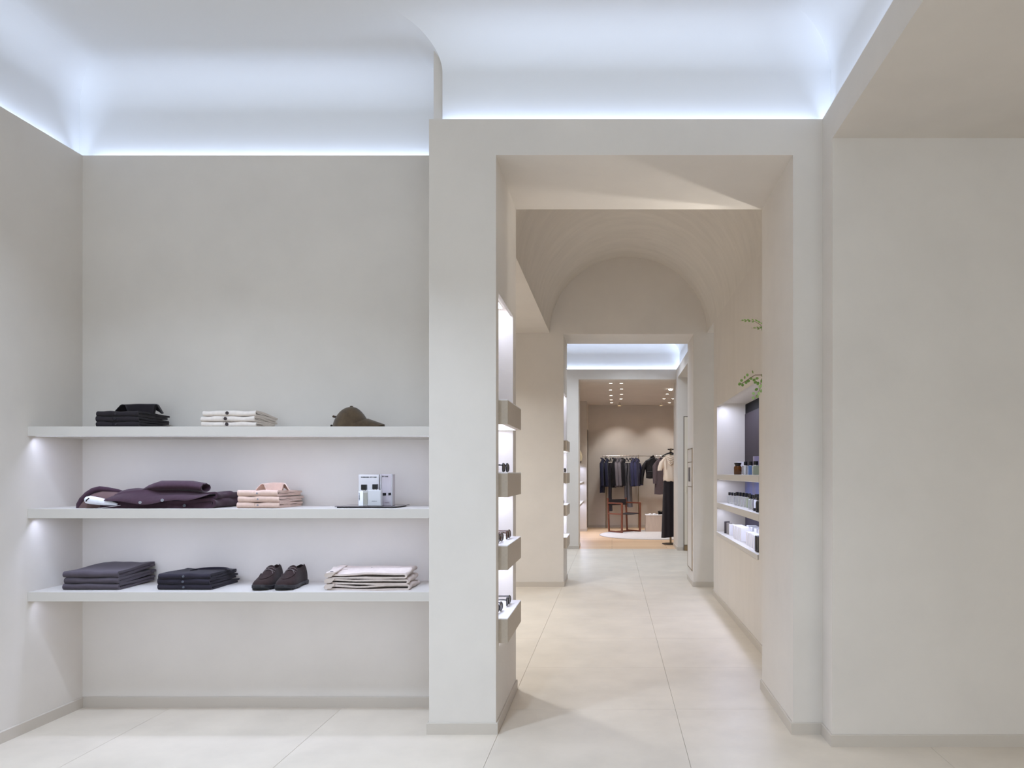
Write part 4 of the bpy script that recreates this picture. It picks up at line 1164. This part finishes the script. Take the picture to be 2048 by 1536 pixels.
def sup(cx, cy, z, w_, d_, n=20, e=2.6):
    out = []
    for k in range(n):
        a = 2*PI*k/n; c, s = math.cos(a), math.sin(a)
        out.append((cx+w_/2*math.copysign(abs(c)**(2/e), c), cy+d_/2*math.copysign(abs(s)**(2/e), s), z))
    return out
def hanger(label, loc, rz, drop, wd=0.38, group='hangers on the rail', m=None):
    """hook over the bar, sloping shoulders below; loc is on the bar axis"""
    t = thing('coat_hanger', label, 'hanger', loc, rz, group)
    w = MB()
    w.tube([(0, -0.016, 0.0), (0, -0.012, 0.013), (0, 0.0, 0.0165), (0, 0.013, 0.012), (0, 0.016, 0.0), (0, 0.008, -0.02), (0, 0, -0.03), (0, 0, -drop)], 0.0028, 6); w.build('hook', STEEL, t)
    w = MB()
    w.tube([(-wd/2, 0, -drop-0.075), (-wd/4, 0, -drop-0.03), (0, 0, -drop), (wd/4, 0, -drop-0.03), (wd/2, 0, -drop-0.075)], [.008, .012, .014, .012, .008], 8)
    w.tube([(-wd/2+0.01, 0, -drop-0.078), (wd/2-0.01, 0, -drop-0.078)], 0.006, 6)
    w.build('shoulders', m or mat('hanger_grey', (50, 50, 56), 0.5), t)
    return t
def jacket(label, loc, rz, m, L, sw=0.40, th=0.12, sleeve=0.56, group=None, lapel=None, kind='hanging_jacket', cat='jacket', hem=1.08, sl_out=0.04):
    """hangs from loc (base of its collar), front towards local -y"""
    t = thing(kind, label, cat, loc, rz, group)
    prof = [(0.0, .13, th*.8), (-.03, .22, th*.85), (-.065, sw*0.95, th*.9), (-.10, sw, th*.95), (-.20, sw*0.97, th), (-L*0.5, sw*0.95, th*1.1), (-L*0.8, sw*hem*0.98, th*1.15), (-L, sw*hem, th*1.2)]
    rings = []
    for (z, w_, d_) in reversed(prof):
        rr = sup(0, 0, z, w_, d_, 24)
        rings.append([(x, y+0.008*math.sin(18*x+9*z), zz+0.006*math.sin(30*x)*(1 if z < -L*0.9 else 0)) for x, y, zz in rr])
    w = MB(); w.loft(rings); w.build('body', m, t)
    for s in (-1, 1):
        q = min(.11, th*1.05)
        pr = [(-.085, sw/2-0.03, .08, q*.85), (-.16, sw/2+0.012, .10, q), (-.30, sw/2+sl_out*0.7, .095, q), (-.45, sw/2+sl_out, .085, q*.92), (-sleeve-.05, sw/2+sl_out*1.1, .075, q*.85)]
        w = MB(); w.loft([sup(s*x, -0.012*k, z, a, b, 14, 2.2) for k, (z, x, a, b) in reversed(list(enumerate(pr)))]); w.build('sleeve', m, t)
    w = MB()
    pts = [(-.075, -.045, -.05), (-.06, -.02, .0), (-.04, .025, .022), (0, .04, .028), (.04, .025, .022), (.06, -.02, .0), (.075, -.045, -.05)]
    w.tube(pts, [.010, .014, .016, .016, .016, .014, .010], 8); w.build('collar', m, t)
    if lapel:
        for s in (-1, 1):
            w = MB(); y = -0.066
            w.prism([(s*.05, -.02), (s*.115, -.11), (s*.075, -.13), (s*.02, -.27), (s*.005, -.25)], y, y+0.012); w.build('lapel', lapel, t)
    return t
def trousers(label, loc, rz, m, L, w0=0.30, th=0.07, group=None, kind='hanging_trousers', cat='trousers', spread=0.0):
    t = thing(kind, label, cat, loc, rz, group)
    w = MB(); w.loft([sup(0, 0, z, w0*k, th, 20) for z, k in ((-.045, 1.02), (0, 1.0))]); w.build('waistband', m, t)
    for s in (-1, 1):
        pr = [(-.04, .25, .50), (-.18, .25, .53), (-.32, .255+spread*.2, .50), (-L*0.7, .25+spread, .44), (-L, .25+spread*1.3, .46)]
        w = MB(); w.loft([[(x, y+0.01*math.sin(14*z), zz) for x, y, zz in sup(s*w0*a, 0, z, w0*b, th*(1.0+0.2*math.sin(9*z)), 16, 2.3)] for z, a, b in reversed(pr)]); w.build('leg', m, t)
    return t
NV = fabric('navy_wool', (38, 40, 60)); NV2 = fabric('blue_wool', (56, 56, 84)); CH = fabric('charcoal_wool', (52, 48, 56)); BK = fabric('black_wool', (28, 26, 30))
GY = fabric('grey_flannel', (116, 110, 116)); GY2 = fabric('mid_grey_flannel', (112, 110, 116)); TAU = fabric('taupe_wool', (98, 86, 90))
LEA = mat('black_hide', (26, 24, 27), 0.38, noise=0.15, nscale=25, bump=0.2, bscale=60)
gj = 'jackets on the rail'; gt = 'trousers on the rail'
def rx(px): return (px-VX)*RY/F
HN = ('first', 'second', 'third', 'fourth', 'fifth', 'sixth', 'seventh', 'eighth', 'ninth', 'tenth', 'eleventh')
rail = [  # px, kind, material, length, rot, label
    (1205, 'J', NV, 0.78, 1.25, 'navy wool coat, outermost on the left end of the rail'),
    (1213.5, 'J', NV, 0.64, 1.28, 'navy wool jacket, second from the left end of the rail'),
    (1221, 'T', CH, 1.12, 1.30, 'long charcoal trousers reaching behind the armchair back'),
    (1228, 'J', BK, 0.66, 1.38, 'black jacket squeezed between charcoal trousers and grey jacket'),
    (1234.5, 'J', GY, 0.65, 1.22, 'mid-grey flannel jacket, left one of the grey pair'),
    (1241, 'J', GY, 0.65, 1.22, 'mid-grey flannel jacket, right one of the grey pair'),
    (1247, 'J', BK, 0.62, 1.42, 'black garment hanging between grey jacket and grey trousers'),
    (1253.5, 'T', GY2, 1.02, 1.15, 'long grey trousers, left one of the grey trouser pair'),
    (1260, 'T', GY2, 1.03, 1.15, 'long grey trousers, right one of the grey trouser pair'),
    (1266.5, 'J', NV2, 0.63, 1.15, 'blue wool jacket, left one of the blue pair'),
    (1274, 'J', NV2, 0.62, 1.10, 'blue wool jacket, right one of the blue pair'),
]
for i, (px, k, m, L, rz, lab) in enumerate(rail):
    x = rx(px); rz = min(1.44, rz+0.14)
    h = hanger('grey hanger on the rail, '+HN[i]+' from its left end', (x, RY, RZ), rz, 0.05, 0.34 if k == 'J' else 0.30)
    if k == 'J': jacket(lab, (x, RY, RZ-0.075), rz, m, L, sw=0.36, th=0.078, group=gj, sl_out=0.05)
    else: trousers(lab, (x, RY, RZ-0.16), rz, m, L, w0=0.26, th=0.07, group=gt)
h = hanger('grey hanger holding the black leather jacket', (rx(1307), RY, RZ), 0.12, 0.04)
t = jacket('black leather jacket facing forward with wide lapels and long sleeves', (rx(1305), RY-0.02, RZ-0.05), 0.05, LEA, 0.47, sw=0.36, th=0.13, sleeve=0.55, group=gj, lapel=LEA, hem=0.86, sl_out=0.07)
w = MB(); w.bbox(-0.15, 0.0, -0.095, -0.075, -0.45, -0.31, r=0.006); w.build('pocket', LEA, t)
w = MB(); w.tube([(-0.13, -0.097, -0.41), (-0.03, -0.097, -0.405)], 0.003, 6); w.build('zip', DARKMETAL, t)
h = hanger('grey hanger holding the taupe coat', (rx(1322), RY, RZ), 0.3, 0.05)
t = jacket('taupe wool coat half hidden behind the cream blouse', (rx(1322), RY-0.05, RZ-0.07), 0.25, TAU, 0.82, sw=0.30, th=0.12, sleeve=0.52, group=gj, sl_out=0.02)

# --- display stand with the cream blouse and black trousers
SY = 13.93; SX = 1.074
t = thing('display_stand', 'bronze T-shaped garment stand carrying the cream blouse', 'garment stand', (SX, SY, 0))
w = MB(); w.lathe([(0.16, 0), (0.16, 0.008), (0.155, 0.010)], 36); w.build('base', DARKMETAL, t)
w = MB(); w.bbox(-0.018, 0.018, -0.012, 0.012, 0.008, 1.73, r=0.003); w.build('pole', BRASS, t)
w = MB(); w.tube([(-0.065, -0.16, 1.725), (0.34, -0.16, 1.725)], 0.011, 10); w.build('arm', DARKMETAL, t)
w = MB(); w.bbox(-0.014, 0.014, -0.17, 0.014, 1.708, 1.745, r=0.003); w.build('joint', BRASS, t)
hb = mat('hanger_black', (24, 22, 24), 0.45)
h = hanger('black broad hanger holding the cream blouse', (SX-0.01, SY-0.16, 1.725), 0.1, 0.055, 0.34, None, hb)
h = hanger('black hanger on the stand arm half hidden by portal edge', (SX+0.115, SY-0.16, 1.725), 0.1, 0.055, 0.34, None, hb)
CR = fabric('cream_silk', (236, 217, 197), noise=0.03, rough=0.6)
t = thing('cream_blouse', 'cream draped short-sleeved blouse hanging on the bronze stand', 'blouse', (SX-0.02, SY-0.16, 1.60), 0.0)
prof = [(0.02, .12, .09), (-.03, .26, .13), (-.10, .29, .16), (-.22, .25, .18), (-.32, .245, .18), (-.40, .26, .18), (-.44, .25, .16), (-.455, .235, .14)]
rings = []
for z, a, b in reversed(prof):
    rings.append([(x, y+0.007*math.sin(60*x+12*z)*(1 if y < 0 else 0), zz) for x, y, zz in sup(0, 0, z, a, b, 40, 2.3)])
w = MB(); w.loft(rings); w.build('body', CR, t)
for s in (-1, 1):
    pr = [(-.03, .09, .07, .12), (-.10, .145, .095, .13), (-.19, .175, .095, .13), (-.255, .188, .085, .12)]
    w = MB(); w.loft([[(x, y+0.005*math.sin(50*x), zz-0.05*(s*x-.12)*(z < -.2)) for x, y, zz in sup(s*cx_, 0, z, a, b, 18, 2.2)] for z, cx_, a, b in reversed(pr)]); w.build('sleeve', CR, t)
for k, (dz, hw_, yy_) in enumerate(((0.0, .085, -.072), (-.035, .080, -.085), (-.075, .07, -.095), (-.115, .05, -.1))):
    w = MB(); w.tube([(-hw_, -0.03, .01+dz*0.3), (-hw_*0.6, yy_, dz-.01), (0, yy_-0.01, dz-.035), (hw_*0.7, yy_, dz-.008), (hw_*1.1, -0.03, .015+dz*0.3)], [.010, .014, .016, .014, .010], 8); w.build('neck_drape', CR, t)
w = MB(); w.tube([(-.10, -.06, -.02), (-.085, -.09, -.12), (-.08, -.092, -.24)], [.012, .016, .008], 8); w.build('scarf_end', CR, t)
t = thing('black_trousers', 'wide black trousers hanging under the cream blouse on the stand', 'trousers', (SX-0.02, SY-0.16, 1.165), 0.0)
prof = [(0, .235, .13), (-.05, .245, .15), (-.3, .27, .19), (-.6, .29, .22), (-.9, .31, .23), (-1.02, .325, .235)]
rings = []
for z, a, b in reversed(prof):
    rings.append([(x, y+0.012*math.sin(75*x)*min(1, -z*2+0.15)*(1 if y < 0 else -1), zz+0.02*math.sin(8*x)*(z < -1)) for x, y, zz in sup(0, 0, z, a, b, 56, 2.4)])
w = MB(); w.loft(rings); w.build('legs', fabric('black_crepe', (36, 31, 34), rough=0.7), t)
w = MB(); w.loft([sup(0, 0, z, .242, .14, 30) for z in (-.03, .006)]); w.build('waistband', fabric('black_crepe', (36, 31, 34)), t)

# --- shelves at the left of the wood floored room
for k, (z, lab) in enumerate(((1.487, 'upper far-room shelf with the pale bag, left behind the doorway'), (1.107, 'middle far-room shelf, left behind the doorway'), (0.688, 'lower far-room shelf, left behind the doorway'))):
    t = thing('wall_shelf', lab, 'shelf', (-1.05, 15.85, z), 0, 'far room shelves')
    w = MB(); w.bbox(0, 0.43, -1.05, 1.049, -0.045, 0, r=0.002); w.build('board', SHELFM, t)
    w = MB(); w.box(0.39, 0.40, -1.0, 1.0, -0.0465, -0.044); w.build('light_channel', mat('led_soft', (235, 240, 255), 0.5, emit=1.5), t)
    area('shelf_light', (-0.68, 15.85, z-0.05), (0, 0, 0), 0.03, 2.0, 5, WHITE)
t = thing('pale_bag', 'pale cream soft bag on the upper far-room shelf', 'bag', (-0.70, 15.9, 1.545), 0.1)
w = MB(); w.loft([sup(0, 0, z, a, b, 20) for z, a, b in ((0, .13, .3), (.08, .16, .33), (.18, .12, .3), (.24, .05, .22), (.26, .02, .12))]); w.build('body', fabric('cream_bag', (226, 214, 180)), t)
t = thing('shoe_box', 'taupe flat box under the pale bag', 'box', (-0.72, 15.9, 1.4875), 0)
w = MB(); w.bbox(-.07, .07, -.17, .17, 0, .042, r=.002); w.build('base', mat('taupe_box', (140, 122, 108), 0.6), t)
w = MB(); w.bbox(-.072, .072, -.172, .172, .042, .057, r=.002); w.build('lid', mat('taupe_lid', (150, 132, 118), 0.6), t)

# --- recessed downlights of the wood floored room
def dl_depth(py): return (2.898-HZ)*F/(VY-py)
lights = [(1221.5, 766.5), (1221, 780), (1222, 791), (1222.5, 799.5), (1223, 805.5), (1242.5, 766.5), (1243, 778), (1243, 788.5), (1242, 797.8),
          (1341, 777.8), (1334.5, 788), (1352, 788), (1328, 797.5), (1346, 797.5), (1339, 805.5)]
wnum = ('first', 'second', 'third', 'fourth', 'fifth')
names = ['recessed ceiling downlight, %s from the doorway in the left column' % q for q in wnum]+['recessed ceiling downlight, %s from the doorway in the second column' % q for q in wnum[:4]] + \
        ['brightest round ceiling downlight, above the blouse stand', 'recessed ceiling downlight just behind the brightest one', 'recessed ceiling downlight at the right frame of the doorway view',
         'recessed ceiling downlight, left one of the right middle pair', 'recessed ceiling downlight, right one of the right middle pair', 'recessed ceiling downlight nearest the back wall on the right']
LAMPF = mat('lamp_face', (255, 244, 228), 0.5, emit=8.0)
for i, (px, py) in enumerate(lights):
    dd = dl_depth(py); x = (px-VX)*dd/F
    t = thing('downlight', names[i], 'lamp', (x, dd, 2.9), 0, 'recessed downlights')
    w = MB(); w.lathe([(0.034, 0.0), (0.050, 0.0), (0.052, -0.003), (0.047, -0.006), (0.036, -0.005)], 24, cap=False); w.build('trim_ring', mat('lamp_ring', (206, 198, 188), 0.5), t)
    w = MB(); w.lathe([(0.031, -0.003), (0.02, -0.004), (0.001, -0.0042)] if i != 9 else [(0.036, -0.004), (0.036, -0.02), (0.02, -0.032), (0.001, -0.036)], 20); w.build('lamp_face', LAMPF if i != 9 else mat('lamp_face_bright', (255, 250, 240), 0.5, emit=26.0), t)
    spot('downlight_beam', (x, dd, 2.88), (x+(0.15 if i < 5 else 0), dd+0.35, 0), 26, WARM, 85, 0.7, 0.03)
for (px, lab) in ((1239, 'cone shaped ceiling spotlight, left one near the back wall'), (1322, 'cone shaped ceiling spotlight, right one near the back wall')):
    dd = dl_depth(806.5); x = (px-VX)*dd/F
    t = thing('ceiling_spotlight', lab, 'lamp', (x, dd-0.1, 2.9), 0, 'cone spotlights')
    w = MB(); w.lathe([(0.022, 0), (0.026, -0.01), (0.045, -0.07), (0.043, -0.07), (0.02, -0.02)], 20, cap=False); w.build('cone', mat('lamp_white', (226, 216, 202), 0.5), t)
    w = MB(); w.lathe([(0.040, -0.062), (0.001, -0.062)], 20, cap=True); w.build('lamp_face', LAMPF, t)
    spot('wall_wash', (x, dd-0.1, 2.80), (x, 18.07, 0.9), 18, WARM, 85, 0.6, 0.02)
